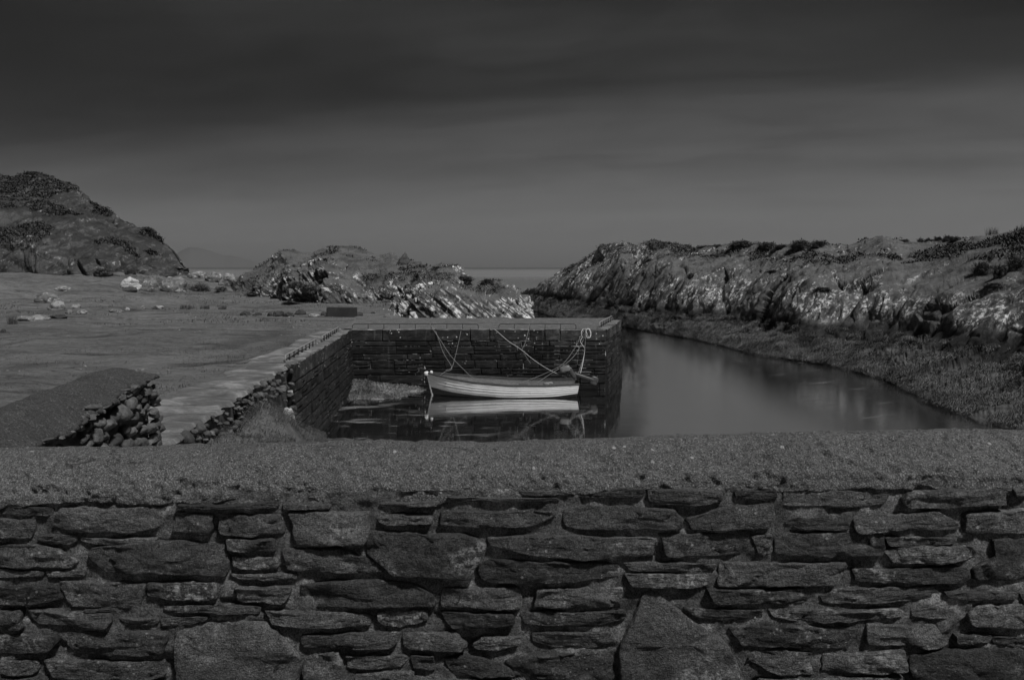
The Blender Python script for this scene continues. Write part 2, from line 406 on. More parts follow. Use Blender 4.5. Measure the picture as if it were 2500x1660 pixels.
material('weed', lambda t: dict(c=t.math('MULTIPLY', t.ramp(t.noise(t.pos(), 2.2, 6, 0.75), [(0.3, 0.042), (0.5, 0.108), (0.7, 0.19)]), t.mix(t.step(t.noise(t.pos(), 0.7, 4, 0.6), 0.38, 0.6), 0.55, 1.35)), r=0.7), spec=0.2)

def rock_fn(rot, lo=0.05, mid=0.10, hi=0.62, streak=(2.0, 2.0, 9.0), thr=(0.52, 0.60), speck=3.2, sthr=(0.56, 0.66), grass=(0.62, 0.82), gz=2.4, amount=1.0, patch=(0.40, 0.56), tide=False, veg=0.075, bumpd=0.12):
    def fn(t):
        p = t.pos(); z = t.xyz(p)[2]; nz = t.nz()
        m = t.noise(p, 0.9, 6, 0.65); f = t.noise(p, 9.0, 5, 0.75)
        q = t.mapping(p, rot=rot, sc=streak)
        st = t.noise(q, 1.0, 6, 0.7, 0.5)
        sk = t.noise(p, speck, 5, 0.75, 0.3)
        c = t.math('MULTIPLY', t.ramp(m, [(0.3, lo), (0.5, mid), (0.7, mid * 1.6)]), t.mix(f, 0.45, 1.6))
        c = t.math('MULTIPLY', c, t.mix(t.step(st, 0.34, 0.5), 0.45, 1.1))
        pa = t.step(t.noise(p, 0.28, 4, 0.6), *patch)
        wh = t.math('MULTIPLY', t.math('MULTIPLY', t.step(st, *thr), t.step(sk, *sthr)), pa)
        if tide:
            zz = t.math('ADD', z, t.math('MULTIPLY', t.math('SUBTRACT', t.noise(p, 0.5, 4, 0.6), 0.5), 1.6))
            wh = t.math('MULTIPLY', wh, t.step(zz, 1.45, 1.95))
        c = t.mix(t.math('MULTIPLY', wh, amount), c, hi)
        if tide:
            c = t.math('MULTIPLY', c, t.mix(t.step(zz, 1.3, 1.8), 0.25, 1.0))
            c = t.mix(t.step(zz, 1.0, 0.75), c, t.ramp(t.noise(p, 3.0, 6, 0.75), [(0.3, 0.02), (0.5, 0.05), (0.7, 0.09)]))
        gn = t.math('ADD', nz, t.math('MULTIPLY', t.math('SUBTRACT', t.noise(p, 0.8, 5, 0.65), 0.5), 0.75))
        g = t.math('MULTIPLY', t.step(gn, *grass), t.step(z, gz - 0.5, gz + 0.3))
        gc = t.math('MULTIPLY', t.ramp(t.noise(p, 0.9, 6, 0.7), [(0.3, veg * 0.42), (0.5, veg), (0.7, veg * 1.4)]), t.mix(f, 0.6, 1.4))
        c = t.mix(g, c, gc)
        h = t.math('ADD', t.math('MULTIPLY', st, 0.7), t.math('ADD', t.math('MULTIPLY', sk, 0.4), t.math('MULTIPLY', f, 0.35)))
        return dict(c=c, n=t.bump(h, 0.9, bumpd))
    return fn
material('headland_rock', rock_fn((0, R(58), 0), 0.026, 0.060, 0.60, (1.2, 1.2, 5.5), (0.46, 0.57), 5.2, (0.47, 0.60), (0.70, 0.88), 3.0, 0.8, (0.38, 0.56), tide=True, bumpd=0.08), spec=0.15)
material('hill_rock', rock_fn((0, R(35), 0), 0.020, 0.046, 0.34, (1.0, 1.0, 3.2), (0.46, 0.58), 3.4, (0.52, 0.64), (0.62, 0.82), 4.0, 0.75, (0.40, 0.56), veg=0.030, bumpd=0.12), spec=0.12)
material('strata_rock', rock_fn((0, R(-38), 0), 0.025, 0.06, 0.62, (1.1, 1.1, 9.0), (0.47, 0.56), 3.0, (0.40, 0.54), (0.60, 0.80), 2.3, 1.0, (0.30, 0.45), veg=0.085, bumpd=0.16), spec=0.15)
material('mound_rock', rock_fn((0, R(-40), 0), 0.03, 0.07, 0.66, (1.6, 1.6, 5.0), (0.46, 0.56), 4.6, (0.48, 0.58), (0.58, 0.78), 2.6, 0.95, (0.40, 0.52), veg=0.085, bumpd=0.2), spec=0.12)
material('boulder_grey', rock_fn((0, 0, 0), 0.05, 0.11, 0.55, (2.5, 2.5, 5), (0.5, 0.6), 6.0, (0.50, 0.62), (1.6, 1.9), 9, 0.9, (0.3, 0.5)), spec=0.15)
material('boulder_dark', rock_fn((0, 0, 0), 0.02, 0.045, 0.30, (2.5, 2.5, 5), (0.55, 0.65), 6.0, (0.56, 0.66), (1.6, 1.9), 9, 0.7, (0.45, 0.6)), spec=0.15)
material('boulder_white', rock_fn((0, 0, 0), 0.08, 0.17, 0.42, (1.2, 1.2, 6), (0.40, 0.5), 5.0, (0.36, 0.5), (1.6, 1.9), 9, 1.0, (0.1, 0.3)), spec=0.15)
material('boulder_pale', rock_fn((0, 0, 0), 0.045, 0.09, 0.24, (2.0, 2.0, 6), (0.40, 0.5), 5.0, (0.36, 0.5), (1.6, 1.9), 9, 1.0, (0.1, 0.3)), spec=0.15)
material('bank_rock', rock_fn((0, R(30), 0), 0.025, 0.05, 0.6, (3, 3, 6), (0.56, 0.64), 4.0, (0.58, 0.66), (0.30, 0.62), 0.6, 0.9, (0.45, 0.58), veg=0.075), spec=0.12)
material('concrete', lambda t: dict(c=t.math('MULTIPLY', t.ramp(t.noise(t.mapping(t.pos(), sc=(1, 1, 0.5)), 3.0, 5, 0.6), [(0.3, 0.024), (0.6, 0.034), (0.75, 0.055)]), t.mix(t.noise(t.pos(), 45, 3, 0.7), 0.7, 1.3)), n=t.bump(t.noise(t.pos(), 30, 5, 0.7), 0.5, 0.01)), spec=0.15)
material('iron', lambda t: dict(c=t.mix(t.noise(t.pos(), 22.0, 4, 0.7), 0.12, 0.24), r=0.7), spec=0.2)  # paler iron puts sun on the rail tops into the colour; hooks share it
material('iron_dark', lambda t: dict(c=t.mix(t.noise(t.pos(), 22.0, 4, 0.7), 0.008, 0.03), r=0.7), spec=0.15)
material('rope', lambda t: dict(c=t.mix(t.noise(t.pos(), 30.0, 3, 0.6), 0.10, 0.22)), spec=0.1)
material('rope_pale', lambda t: dict(c=t.mix(t.noise(t.pos(), 30.0, 3, 0.6), 0.28, 0.48)), spec=0.1)
material('hull_white', lambda t: dict(c=t.ramp(t.noise(t.mapping(t.pos(), sc=(1.2, 1.2, 5)), 3.0, 5, 0.7), [(0.28, 0.20), (0.42, 0.38), (0.7, 0.45)]), r=0.65), spec=0.4)
material('hull_dark', m_dark(0.022), spec=0.35)
material('boat_wood', m_dark(0.04), spec=0.25)
material('boat_inside', m_dark(0.12), spec=0.2)
material('motor', lambda t: dict(c=t.mix(t.noise(t.pos(), 14.0, 3), 0.02, 0.05), r=0.4), spec=0.5)
material('motor_pale', lambda t: dict(c=t.mix(t.noise(t.pos(), 14.0, 3), 0.07, 0.12), r=0.4), spec=0.5)
material('white_board', lambda t: dict(c=t.mix(t.noise(t.pos(), 9.0, 3), 0.42, 0.55)), spec=0.3)
material('mountain_rock', lambda t: dict(c=t.mix(t.noise(t.pos(), 0.004, 5), 0.058, 0.085)), spec=0.05)  # base lightened to stand in for more haze over the mountain
material('road', m_path, spec=0.1)
material('puddle', lambda t: dict(c=t.mix(t.noise(t.pos(), 2.0, 4), 0.08, 0.13), r=0.25), spec=0.8)
def m_water(t):
    p = t.pos(); y = t.xyz(p)[1]
    big = t.noise(t.mapping(p, sc=(0.25, 0.6, 1)), 1.0, 3, 0.5)
    sm = t.noise(t.mapping(p, sc=(1.2, 3.0, 1)), 1.0, 3, 0.5)
    far = t.step(y, 60.0, 400.0)
    # drifting foam in the sheltered corner: thin horizontal patches with a shape of their own
    fo = t.noise(t.mapping(p, loc=(3.1, 1.2, 0), sc=(0.75, 1.5, 1)), 1.2, 4, 0.5, 0.3)
    x = t.xyz(p)[0]
    a1 = t.math('MULTIPLY', t.step(x, 0.6, -1.6), t.math('MULTIPLY', t.step(y, 16.0, 17.5), t.step(y, 24.2, 22.5)))
    foam = t.math('MULTIPLY', t.step(fo, 0.54, 0.66), a1)
    sh = t.math('MULTIPLY', t.step(t.noise(t.mapping(p, rot=(0, 0, R(-25)), sc=(0.5, 2.6, 1)), 1.0, 3, 0.5, 0.3), 0.60, 0.70), t.math('MULTIPLY', t.step(x, 8.0, 9.6), t.step(y, 45.0, 32.0)))
    foam = t.math('MAXIMUM', foam, t.math('MULTIPLY', sh, 0.7))
    open_ = t.step(t.math('ADD', t.math('SUBTRACT', x, t.math('MULTIPLY', t.math('SUBTRACT', y, 26.0), 0.16)), t.math('MULTIPLY', t.math('SUBTRACT', big, 0.5), 0.4)), 3.75, 4.5)
    c = t.mix(t.math('MULTIPLY', foam, 0.85), t.mix(t.math('MULTIPLY', open_, t.step(x, 9.4, 6.6)), 0.003, 0.13), 0.16)
    h = t.math('ADD', t.math('MULTIPLY', big, 1.0), t.math('MULTIPLY', sm, 0.35))
    nb = t.bump(h, 0.10, 0.05)
    lw = t.new('ShaderNodeLayerWeight'); lw.inputs['Blend'].default_value = 0.5; t.l.new(nb, lw.inputs['Normal'])
    fr = t.math('MULTIPLY_ADD', t.math('POWER', lw.outputs['Facing'], 0.8), 0.93, 0.03)
    fr = t.math('MULTIPLY', fr, t.mix(t.step(y, 300.0, 3500.0), 1.0, 0.30))
    fr = t.math('MULTIPLY', fr, t.mix(foam, 1.0, 0.35))
    fr = t.math('MULTIPLY', fr, t.mix(t.math('MULTIPLY', open_, t.step(x, 9.4, 6.6)), 1.0, 0.76))
    df = t.new('ShaderNodeBsdfDiffuse'); t.put(df.inputs['Color'], c)
    gl = t.new('ShaderNodeBsdfGlossy'); gl.inputs['Color'].default_value = (1, 1, 1, 1)
    t.put(gl.inputs['Roughness'], t.mix(far, t.mix(open_, 0.06, t.mix(t.step(x, 9.4, 6.6), 0.14, 0.24)), 0.30)); t.l.new(nb, gl.inputs['Normal'])
    ms = t.new('ShaderNodeMixShader'); t.put(ms.inputs[0], fr); t.l.new(df.outputs[0], ms.inputs[1]); t.l.new(gl.outputs[0], ms.inputs[2])
    out = [x for x in t.n if x.type == 'OUTPUT_MATERIAL'][0]; t.l.new(ms.outputs[0], out.inputs['Surface'])
    return dict(c=c)
material('water', m_water, spec=0.5)

# ================================================================== THE SETTING
def Xwall(Y): return np.interp(Y, [3.0, 9.2, 17.0, 26.0], [-3.28, -3.77, -4.50, -5.14])
def ground_z(X, Y):
    X = np.asarray(X, float); Y = np.asarray(Y, float)
    z = 1.93 + 0.022 * np.clip(Y - 31.6, 0, None) + 0.012 * np.clip(-X - 12, 0, 40)
    p = np.stack([X, Y, 0 * X], -1)
    far = sstep(Y, 32, 42) * sstep(-X, 3, 9)
    z = z + (0.07 * fbm(p * 0.45, 4) + 0.03 * fbm(p * 1.7 + 3, 3)) * sstep(np.abs(X - Xwall(Y)), 0.6, 3.0) * (1 - 0.9 * sstep(X, -8.0, -6.0) * sstep(Y, 24, 26) * (1 - sstep(Y, 31.5, 33.0))) + 0.22 * far * fbm(p * 0.45 + 5, 4)
    z = z + 0.9 * sstep(Y, 38, 50) * sstep(-X, 14, 26) - 0.15 * sstep(-X, 2.0, 9.0) * sstep(Y, 12, 6)
    z = z - 7.0 * sstep(Y, 60, 74) - 5.5 * sstep(X, -0.2, 3.0) * (Y > 31.2) 
    return z
def xr(Y): return np.where(Y < 26.05, Xwall(np.minimum(Y, 26)) - 0.30, np.where(Y < 31.0, -5.4 + 0 * Y, 3.2))
Yr = np.concatenate([np.linspace(3.9, 26.0, 110), [26.05], np.linspace(26.2, 30.9, 22), [31.0], np.linspace(31.2, 76, 130)])
ug = np.linspace(0, 1, 230) ** 1.5
XX = xr(Yr)[:, None] - ug[None, :] * (75 + xr(Yr)[:, None]); YY = np.repeat(Yr[:, None], len(ug), 1)
G = np.stack([XX, YY, ground_z(XX, YY)], -1)
tag(obj('ground', G.reshape(-1, 3), gridF(*G.shape[:2])[:, ::-1], 'turf', origin=(0, 0, 0)), kind='structure')
# roadside the photographer stands on
xs = np.linspace(-9, 9, 60); ys = np.linspace(-6, 3.42, 30)
RX, RY = np.meshgrid(xs, ys, indexing='ij')
RZ = 2.02 + 0.015 * fbm(np.stack([RX, RY, 0 * RX], -1) * 2, 3)
tag(obj('road', np.stack([RX, RY, RZ], -1).reshape(-1, 3), gridF(60, 30), 'road', origin=(0, 0, 0)), kind='structure')
# water: one sheet out to the horizon
q = 11500.0
wx = np.array([-q, -3000, -600, -120, -40, -20, -10, 0, 10, 20, 40, 120, 600, 3000, q]); wy = np.array([-400, 0, 5, 10, 15, 20, 25, 30, 40, 60, 100, 300, 1200, 4000, q])
WX, WY = np.meshgrid(wx, wy, indexing='ij')
tag(obj('sea', np.stack([WX, WY, 0 * WX], -1).reshape(-1, 3), gridF(15, 15), 'water', origin=(0, 0, 0), smooth=False), kind='structure')
# far mountain across the bay
mp = np.linspace(400, 700, 90)
mc = curve([(400, 640), (440, 613), (462, 604), (478, 604), (500, 609), (522, 616), (548, 624), (562, 624), (590, 630), (612, 636), (640, 649), (668, 655), (700, 656)])(mp) + 0.9 * fbm(np.stack([mp * 0.08, 0 * mp, 0 * mp], -1), 4)
rows = []
for k, (dd, ht) in enumerate([(8400, -0.02), (8600, 0.35), (8850, 0.72), (9100, 1.0), (9500, 0.6), (10000, -0.02)]):
    top = atD(mp, mc, 9100.0); b = atD(mp, mc, float(dd)); b[:, 2] = np.maximum(top[:, 2], 2) * ht - (6 if ht < 0 else 0)
    rows.append(b)
Mt = np.stack(rows, 1)
tag(obj('mountain', Mt.reshape(-1, 3), gridF(*Mt.shape[:2]), 'mountain_rock', origin=(Mt[:, 3].mean(0)[0], 9100, 0)), kind='structure')

# ---- lofted landforms: columns of constant bearing, rows of growing distance
def loft(px, rows, nv, wts=None):
    """rows: list of (y_px array or None, D array, z array or None) -> smooth surface grid (len(px), nv, 3)"""
    C = np.stack(rows, 1)                                  # (nu, k, 3)
    k = C.shape[1]; P = np.concatenate([2 * C[:, :1] - C[:, 1:2], C, 2 * C[:, -1:] - C[:, -2:-1]], 1)
    t = np.linspace(0, k - 1, nv) if wts is None else np.interp(np.linspace(0, 1, nv), np.linspace(0, 1, len(wts)), wts)
    i = np.clip(np.floor(t).astype(int), 0, k - 2); f = (t - i)[None, :, None]
    p0, p1, p2, p3 = P[:, i], P[:, i + 1], P[:, i + 2], P[:, i + 3]
    return 0.5 * ((2 * p1) + (-p0 + p2) * f + (2 * p0 - 5 * p1 + 4 * p2 - p3) * f ** 2 + (-p0 + 3 * p1 - 3 * p2 + p3) * f ** 3)
def setz(P, z): P = P.copy(); P[:, 2] = z; return P

# right headland
px = np.concatenate([np.linspace(1272, 1400, 110), np.linspace(1401, 2520, 720), np.linspace(2522, 3000, 90)])
sh = curve([(1272, 741), (1283, 745), (1300, 758), (1338, 770), (1388, 780), (1520, 797), (1602, 814), (1690, 828), (1778, 848), (1850, 868), (1981, 885), (2070, 902), (2177, 933), (2263, 978), (2367, 1016), (2436, 1037), (2520, 1057), (3000, 1150)])
wt = curve([(1272, 735), (1305, 737), (1353, 738), (1411, 747), (1485, 755), (1543, 763), (1617, 778), (1690, 781), (1793, 788), (1850, 794), (1953, 818), (2091, 826), (2194, 838), (2280, 852), (2340, 864), (2429, 878), (2500, 888), (3000, 960)])
cr = curve([(1272, 732), (1279, 721), (1295, 708), (1312, 700), (1330, 690), (1356, 672), (1380, 655), (1410, 640), (1440, 624), (1480, 604), (1500, 600), (1525, 594), (1555, 603), (1585, 591), (1612, 587), (1640, 592), (1670, 602), (1700, 608), (1760, 604), (1800, 600), (1850, 603), (1900, 604), (1960, 600), (2000, 596), (2040, 604), (2062, 606), (2090, 595), (2110, 584), (2140, 577), (2155, 573), (2180, 580), (2205, 592), (2240, 593), (2300, 588), (2350, 583), (2400, 575), (2440, 570), (2500, 562), (2700, 550), (3000, 540)])
s0 = atZ(px, sh(px), 0.0); D0 = s0[:, 1]
r2 = atZ(px, wt(px), 0.95); D2 = np.maximum(r2[:, 1], D0 + 1.2); r2 = setz(atD(px, wt(px), D2), 0.0); r2[:, 2] = atD(px, wt(px), D2)[:, 2]
wide = np.interp(px, [1272, 1300, 1400, 1600, 2500, 3000], [2.0, 5, 9, 12, 13, 15])
def smo(v, k=45):
    q_ = np.pad(v, k, mode='edge'); return np.convolve(q_, np.ones(2 * k + 1) / (2 * k + 1), 'valid')
D2 = np.maximum(smo(D2, 30), D0 + 1.0); r2 = atD(px, wt(px), D2); Dc = D2 + wide
c_ = atD(px, cr(px), Dc)
def between(fy, fd): return atD(px, wt(px) + (cr(px) - wt(px)) * fy, D2 + (Dc - D2) * fd)
back = atD(px, cr(px), Dc + 9); back[:, 2] = np.minimum(c_[:, 2] - 0.5, c_[:, 2] * 0.75)
back2 = atD(px, cr(px), Dc + 26); back2[:, 2] = c_[:, 2] * 0.5
back3 = atD(px, cr(px), Dc + 55); back3[:, 2] = -2.0
rows = [setz(atD(px, sh(px), D0 - 1.2), -0.6), s0, r2, between(0.36, 0.13), between(0.66, 0.34), between(0.88, 0.68), c_, back, back2, back3]
H = loft(px, rows, 230, [0, 0.55, 1.2, 2.0, 2.6, 3.2, 3.8, 4.4, 5.0, 5.5, 6.0, 6.4, 7, 8, 9])
nH = normals(H); nH *= np.sign((nH * np.array([-0.3, -1, 1.2])).sum(-1, keepdims=True)); z = H[..., 2]
rock = sstep(z, 0.8, 1.6); lower = 1 - rock
# fluted, joint-split cliff: blocks leaning to the right
th = R(34); Hx = np.stack([H[..., 0] * math.cos(th) - z * math.sin(th), H[..., 1], H[..., 0] * math.sin(th) + z * math.cos(th)], -1)
fv, fc = facets(Hx * np.array([0.60, 0.40, 0.13]), 3, 0.9)
fv2, fc2 = facets(Hx * np.array([2.2, 1.5, 0.55]), 8, 0.9)
edgefade = sstep(px, 1272, 1300)[:, None]
top = sstep(nH[..., 2], 0.75, 0.95)
near_ = np.interp(px, [1950, 2300], [1.0, 0.55])[:, None]
d = rock * edgefade * near_ * ((0.40 * fv - 0.26 * (1 - fc)) * (1 - 0.6 * top) + (0.09 * fv2 - 0.06 * (1 - fc2)) * (1 - 0.7 * top) + 0.10 * fbm(Hx * np.array([3.5, 2, 1.2]), 4))
d += lower * sstep(z, -0.15, 0.25) * (0.34 * np.abs(fbm(H * np.array([0.9, 0.9, 1.3]), 4)) + 0.07 * fbm(H * 5, 3) + 0.10 * fbm(H * 0.5, 3))
d += rock * 0.22 * fbm(H * 0.35, 3) * edgefade
H2 = H + nH * d[..., None]
tag(obj('headland', H2.reshape(-1, 3), gridF(*H2.shape[:2]), 'headland_rock', origin=(12, 45, 0)), kind='structure')

# left hill
hp = np.linspace(-420, 462, 420)
hb = curve([(-420, 720), (0, 702), (60, 705), (150, 706), (230, 697), (270, 680), (330, 676), (400, 668), (440, 662), (462, 660)])
hc = curve([(-420, 470), (-200, 440), (0, 434), (30, 437), (70, 431), (95, 431), (115, 441), (140, 452), (170, 461), (200, 472), (215, 480), (240, 494), (270, 510), (290, 524), (310, 540), (325, 548), (340, 557), (356, 555), (372, 562), (390, 580), (405, 593), (420, 608), (432, 624), (442, 640), (450, 652), (462, 664)])
Db = np.interp(hp, [-420, 0, 250, 400, 462], [44, 49, 51, 55, 58]); Dt = Db + np.interp(hp, [-420, 100, 300, 420, 462], [16, 14, 10, 4, 1.0])
def hb_(fy, fd): return atD(hp, hb(hp) + (hc(hp) - hb(hp)) * fy, Db + (Dt - Db) * fd)
b0 = atD(hp, hb(hp), Db - 0.4); b0[:, 2] = np.minimum(b0[:, 2] - 0.6, 1.5)
cc = hb_(1, 1); k1 = atD(hp, hc(hp), Dt + 8); k1[:, 2] = cc[:, 2] * 0.72; k2 = atD(hp, hc(hp), Dt + 24); k2[:, 2] = -1.5
HL = loft(hp, [b0, hb_(0.0, 0), hb_(0.36, 0.14), hb_(0.66, 0.40), hb_(0.88, 0.72), cc, k1, k2], 210, [0, 1, 1.8, 2.6, 3.3, 4.0, 4.6, 5.2, 6, 7])
nL = normals(HL); nL *= np.sign((nL * np.array([0.2, -1, 1.0])).sum(-1, keepdims=True))
th = R(-32); zz = HL[..., 2]
Hq = np.stack([HL[..., 0] * math.cos(th) - zz * math.sin(th), HL[..., 1], HL[..., 0] * math.sin(th) + zz * math.cos(th)], -1)
v1, e1 = facets(Hq * np.array([0.30, 0.26, 0.13]), 5, 1.0); v2, e2 = facets(Hq * np.array([0.95, 0.8, 0.42]), 9, 1.0)
cl_ = 1 - 0.75 * sstep(nL[..., 2], 0.62, 0.85)
ed = sstep(-hp, -462, -300)[:, None] * 0.92 + 0.08
d = ed * (cl_ * (1.5 * v1 - 0.9 * (1 - e1) + 0.42 * v2 - 0.42 * (1 - e2)) + 0.14 * fbm(HL * 0.9, 4) + 0.06 * fbm(HL * 3, 3)) * sstep(HL[..., 2], 1.9, 3.2)
HL2 = HL + nL * d[..., None]
tag(obj('hill', HL2.reshape(-1, 3), gridF(*HL2.shape[:2]), 'hill_rock', origin=(-25, 55, 0)), kind='structure')

# middle mounds and strata rock as things of their own
def outcrop(name, pxs, base, crest, D_base, D_thick, mat, label, n=(260, 130), rotdeg=-35, amp=(0.5, 0.2, 0.1), fs=((.6, .5, .5), (1.9, 1.4, 1.4)), prof=((0.40, 0.16), (0.70, 0.42), (0.9, 0.72)), sink=0.5, seed=2, zlo=1.9):
    p = np.linspace(pxs[0], pxs[1], n[0]); bb = curve(base)(p); ct = curve(crest)(p)
    ct = np.minimum(ct, bb - 0.5)
    Db = np.interp(p, *D_base) ; Dt = Db + np.interp(p, *D_thick)
    def bt(fy, fd): return atD(p, bb + (ct - bb) * fy, Db + (Dt - Db) * fd)
    b0 = bt(0, 0); b0[:, 1] -= 0.2; b0[:, 2] -= sink
    c = bt(1, 1); k1 = atD(p, ct, Dt + (Dt - Db) * 0.5 + 1); k1[:, 2] = c[:, 2] - (c[:, 2] - zlo) * 0.4; k2 = atD(p, ct, Dt + (Dt - Db) * 1.2 + 2.5); k2[:, 2] = zlo - 2.2
    A = loft(p, [b0, bt(0, 0)] + [bt(*q) for q in prof] + [c, k1, k2], n[1])
    nn = normals(A); nn *= np.sign((nn * np.array([0.1, -1, 1.0])).sum(-1, keepdims=True))
    th = R(rotdeg); zz = A[..., 2]
    q = np.stack([A[..., 0] * math.cos(th) - zz * math.sin(th), A[..., 1], A[..., 0] * math.sin(th) + zz * math.cos(th)], -1)
    v1, e1 = facets(q * np.array(fs[0]), seed, 1.0); v2, e2 = facets(q * np.array(fs[1]), seed + 4, 1.0)
    fl = 1 - 0.8 * sstep(nn[..., 2], 0.70, 0.90)
    edge = np.minimum(sstep(p, pxs[0], pxs[0] + 18), sstep(-p, -pxs[1], -pxs[1] + 18))[:, None] * 0.9 + 0.1
    lay = ridged(q * np.array([0.5, 0.5, 4.0]), 3)
    d = edge * (fl * (amp[0] * v1 - 0.4 * amp[0] * (1 - e1) + amp[1] * v2 - 0.4 * amp[1] * (1 - e2) + amp[2] * lay) + 0.06 * fbm(A * 1.5, 4)) * sstep(A[..., 2], zlo - 0.4, zlo + 0.5)
    A = A + nn * d[..., None]
    o = obj(name, A.reshape(-1, 3), gridF(*A.shape[:2]), mat, origin=(A[n[0] // 2, 0, 0], A[n[0] // 2, 0, 1], zlo))
    tag(o, label, 'rock'); return A
RB = outcrop('rock_outcrop', (566, 1068), [(566, 693), (620, 712), (700, 726), (800, 730), (900, 724), (985, 712), (1068, 712)],
    [(566, 692), (577, 687), (604, 668), (630, 652), (644, 644), (671, 628), (695, 616), (716, 614), (738, 620), (764, 620), (791, 609), (815, 603), (831, 600), (858, 603), (880, 610), (898, 615), (925, 624), (940, 622), (956, 619), (976, 628), (1005, 638), (1030, 648), (1045, 655), (1059, 664), (1068, 690)],
    ([566, 700, 850, 1068], [50, 43, 43, 41]), ([566, 650, 850, 1000, 1068], [2, 8, 10, 8, 2]), 'mound_rock', 'broad grass-capped rocky mound behind the flat turf', n=(340, 150), amp=(0.34, 0.16, 0.08))
RC = outcrop('rock_outcrop', (690, 914), [(690, 700), (740, 722), (800, 738), (850, 738), (914, 728)],
    [(690, 692), (703, 672), (721, 655), (740, 643), (759, 634), (778, 628), (795, 629), (806, 633), (820, 642), (831, 651), (845, 662), (858, 672), (872, 684), (885, 697), (899, 711), (914, 726)],
    ([690, 800, 914], [42.5, 39.5, 40]), ([690, 780, 914], [2, 4.5, 1.5]), 'mound_rock', 'pale ridge of slanting rock in front of the grass-capped mound', n=(220, 130), amp=(0.45, 0.26, 0.18), seed=21, rotdeg=40)
RA = outcrop('strata_outcrop', (938, 1306), [(938, 790), (1306, 796)],
    [(938, 776), (959, 758), (981, 722), (1005, 694), (1026, 673), (1042, 658), (1063, 650), (1079, 644), (1100, 648), (1118, 661), (1140, 678), (1164, 689), (1186, 680), (1204, 687), (1225, 687), (1244, 697), (1262, 710), (1270, 724), (1280, 732), (1290, 750), (1300, 772), (1306, 790)],
    ([938, 1000, 1150, 1306], [33.5, 31.6, 31.6, 32.6]), ([938, 1000, 1080, 1200, 1306], [1.5, 4.0, 5.0, 4.0, 1.0]), 'strata_rock', 'jagged rock with bright white slanting layers behind the quay', n=(330, 170), amp=(0.28, 0.14, 0.16), rotdeg=40, fs=((.9, .5, .35), (2.6, 1.4, 1.0)), prof=((0.42, 0.10), (0.74, 0.34), (0.92, 0.68)), seed=33)

# ---- strip of worn concrete along the harbour wall
py_ = np.linspace(5.0, 25.7, 260); pu = np.linspace(0, 1, 26)
wid = np.interp(py_, [5, 9, 12, 16, 19, 25.7], [1.15, 1.1, 1.3, 0.9, 0.75, 0.7]) + 0.18 * fbm(np.stack([py_ * 0.9, 0 * py_, 0 * py_], -1), 3)
edge_ = np.where(py_ < 16.6, -0.05 + 0.06 * fbm(np.stack([py_ * 3, 0 * py_, 0 * py_], -1), 3), -0.24)
PX = Xwall(py_)[:, None] + edge_[:, None] - pu[None, :] * wid[:, None]; PYY = np.repeat(py_[:, None], 26, 1)
pz = ground_z(PX, PYY) + 0.035 + 0.03 * fbm(np.stack([PX * 1.5, PYY * 2.2, 0 * PX], -1), 5) - 0.05 * np.clip(pu - 0.8, 0, 1)[None, :] * 5
pz = np.where(pu[None, :] < 0.25, np.maximum(pz, 1.955), pz)
pz[:, 0] -= 0.05
Pp = np.stack([PX, PYY, pz], -1)
tag(obj('path', Pp.reshape(-1, 3), gridF(260, 26)[:, ::-1], 'path', origin=(-4, 15, 1.9)), kind='structure')

# ---- wet patch on the turf
an = np.linspace(0, 2 * math.pi, 40, endpoint=False); c0 = atZ(np.array(668.), np.array(866.), 1.95)
rp = 1 + 0.45 * fbm(np.stack([np.cos(an) * 1.3, np.sin(an) * 1.3, 0 * an], -1), 3)
pe = np.stack([c0[0] + 0.30 * rp * np.cos(an) + 0.22 * np.sin(an), c0[1] + 1.5 * rp * np.sin(an), 0 * an], -1)
rings = [c0[None, :2] + (pe[:, :2] - c0[None, :2]) * k for k in (1.0, 0.8, 0.55, 0.3, 0.02)]
pd = np.stack([np.concatenate([q_, (ground_z(q_[:, 0], q_[:, 1]) + 0.012)[:, None]], 1) for q_ in rings], 1)
tag(obj('puddle', pd.reshape(-1, 3), gridF(40, 5, wrap=True), 'puddle'), kind='structure')
# ---- grassy bank below the rubble wall
by = np.linspace(4.2, 18.6, 190); bs = np.linspace(0, 1, 64)
sl_ = bs[None, :] * np.interp(by, [4.2, 11, 15, 18.6], [4.6, 3.6, 2.2, 1.2])[:, None]
BX = Xwall(by)[:, None] - 0.10 + sl_; BY = np.repeat(by[:, None], 64, 1)
bp = np.stack([BX, BY, 0 * BX], -1)
bz = np.interp(BY, [4.2, 8, 10, 12.0, 13.2], [1.05, 1.30, 1.45, 1.52, 1.46]) - 0.47 * np.clip(BY - 13.1, 0, None) - 0.55 * np.clip(sl_ - 0.15, 0, None) - 0.25 * np.clip(sl_ - 1.3, 0, None) + 0.20 * fbm(bp * 1.3, 4) + 0.09 * fbm(bp * 3.2, 4)
for lx, ly, lh, lr in ((-3.75, 10.6, 0.22, 0.7), (-3.6, 12.7, 0.26, 0.55), (-3.6, 14.2, 0.26, 0.5), (-3.2, 11.6, 0.22, 0.5)):
    bz = bz + lh * np.exp(-(((BX - lx) / (lr * 0.75)) ** 2 + ((BY - ly) / lr) ** 2) ** 1.5)
bv, be = facets(bp * 1.6, 4, 1.0); low = sstep(bz, 1.0, 0.3); bz += low * (0.25 * bv - 0.08 * (1 - be))
bz = np.maximum(bz, -0.4)
Bk = np.stack([BX, BY, bz], -1)
tag(obj('bank', Bk.reshape(-1, 3), gridF(190, 64), 'bank_rock', origin=(-3, 12, 0)), kind='structure')

# ================================================================== FOREGROUND WALL
YW = 3.40
def zb(X): return 2.945 + 0.0187 * np.asarray(X, float)
wall = thing('stone_wall', (0, YW + 0.27, 2.0), 'long slate wall with a rough rounded cement top in the foreground', 'wall')
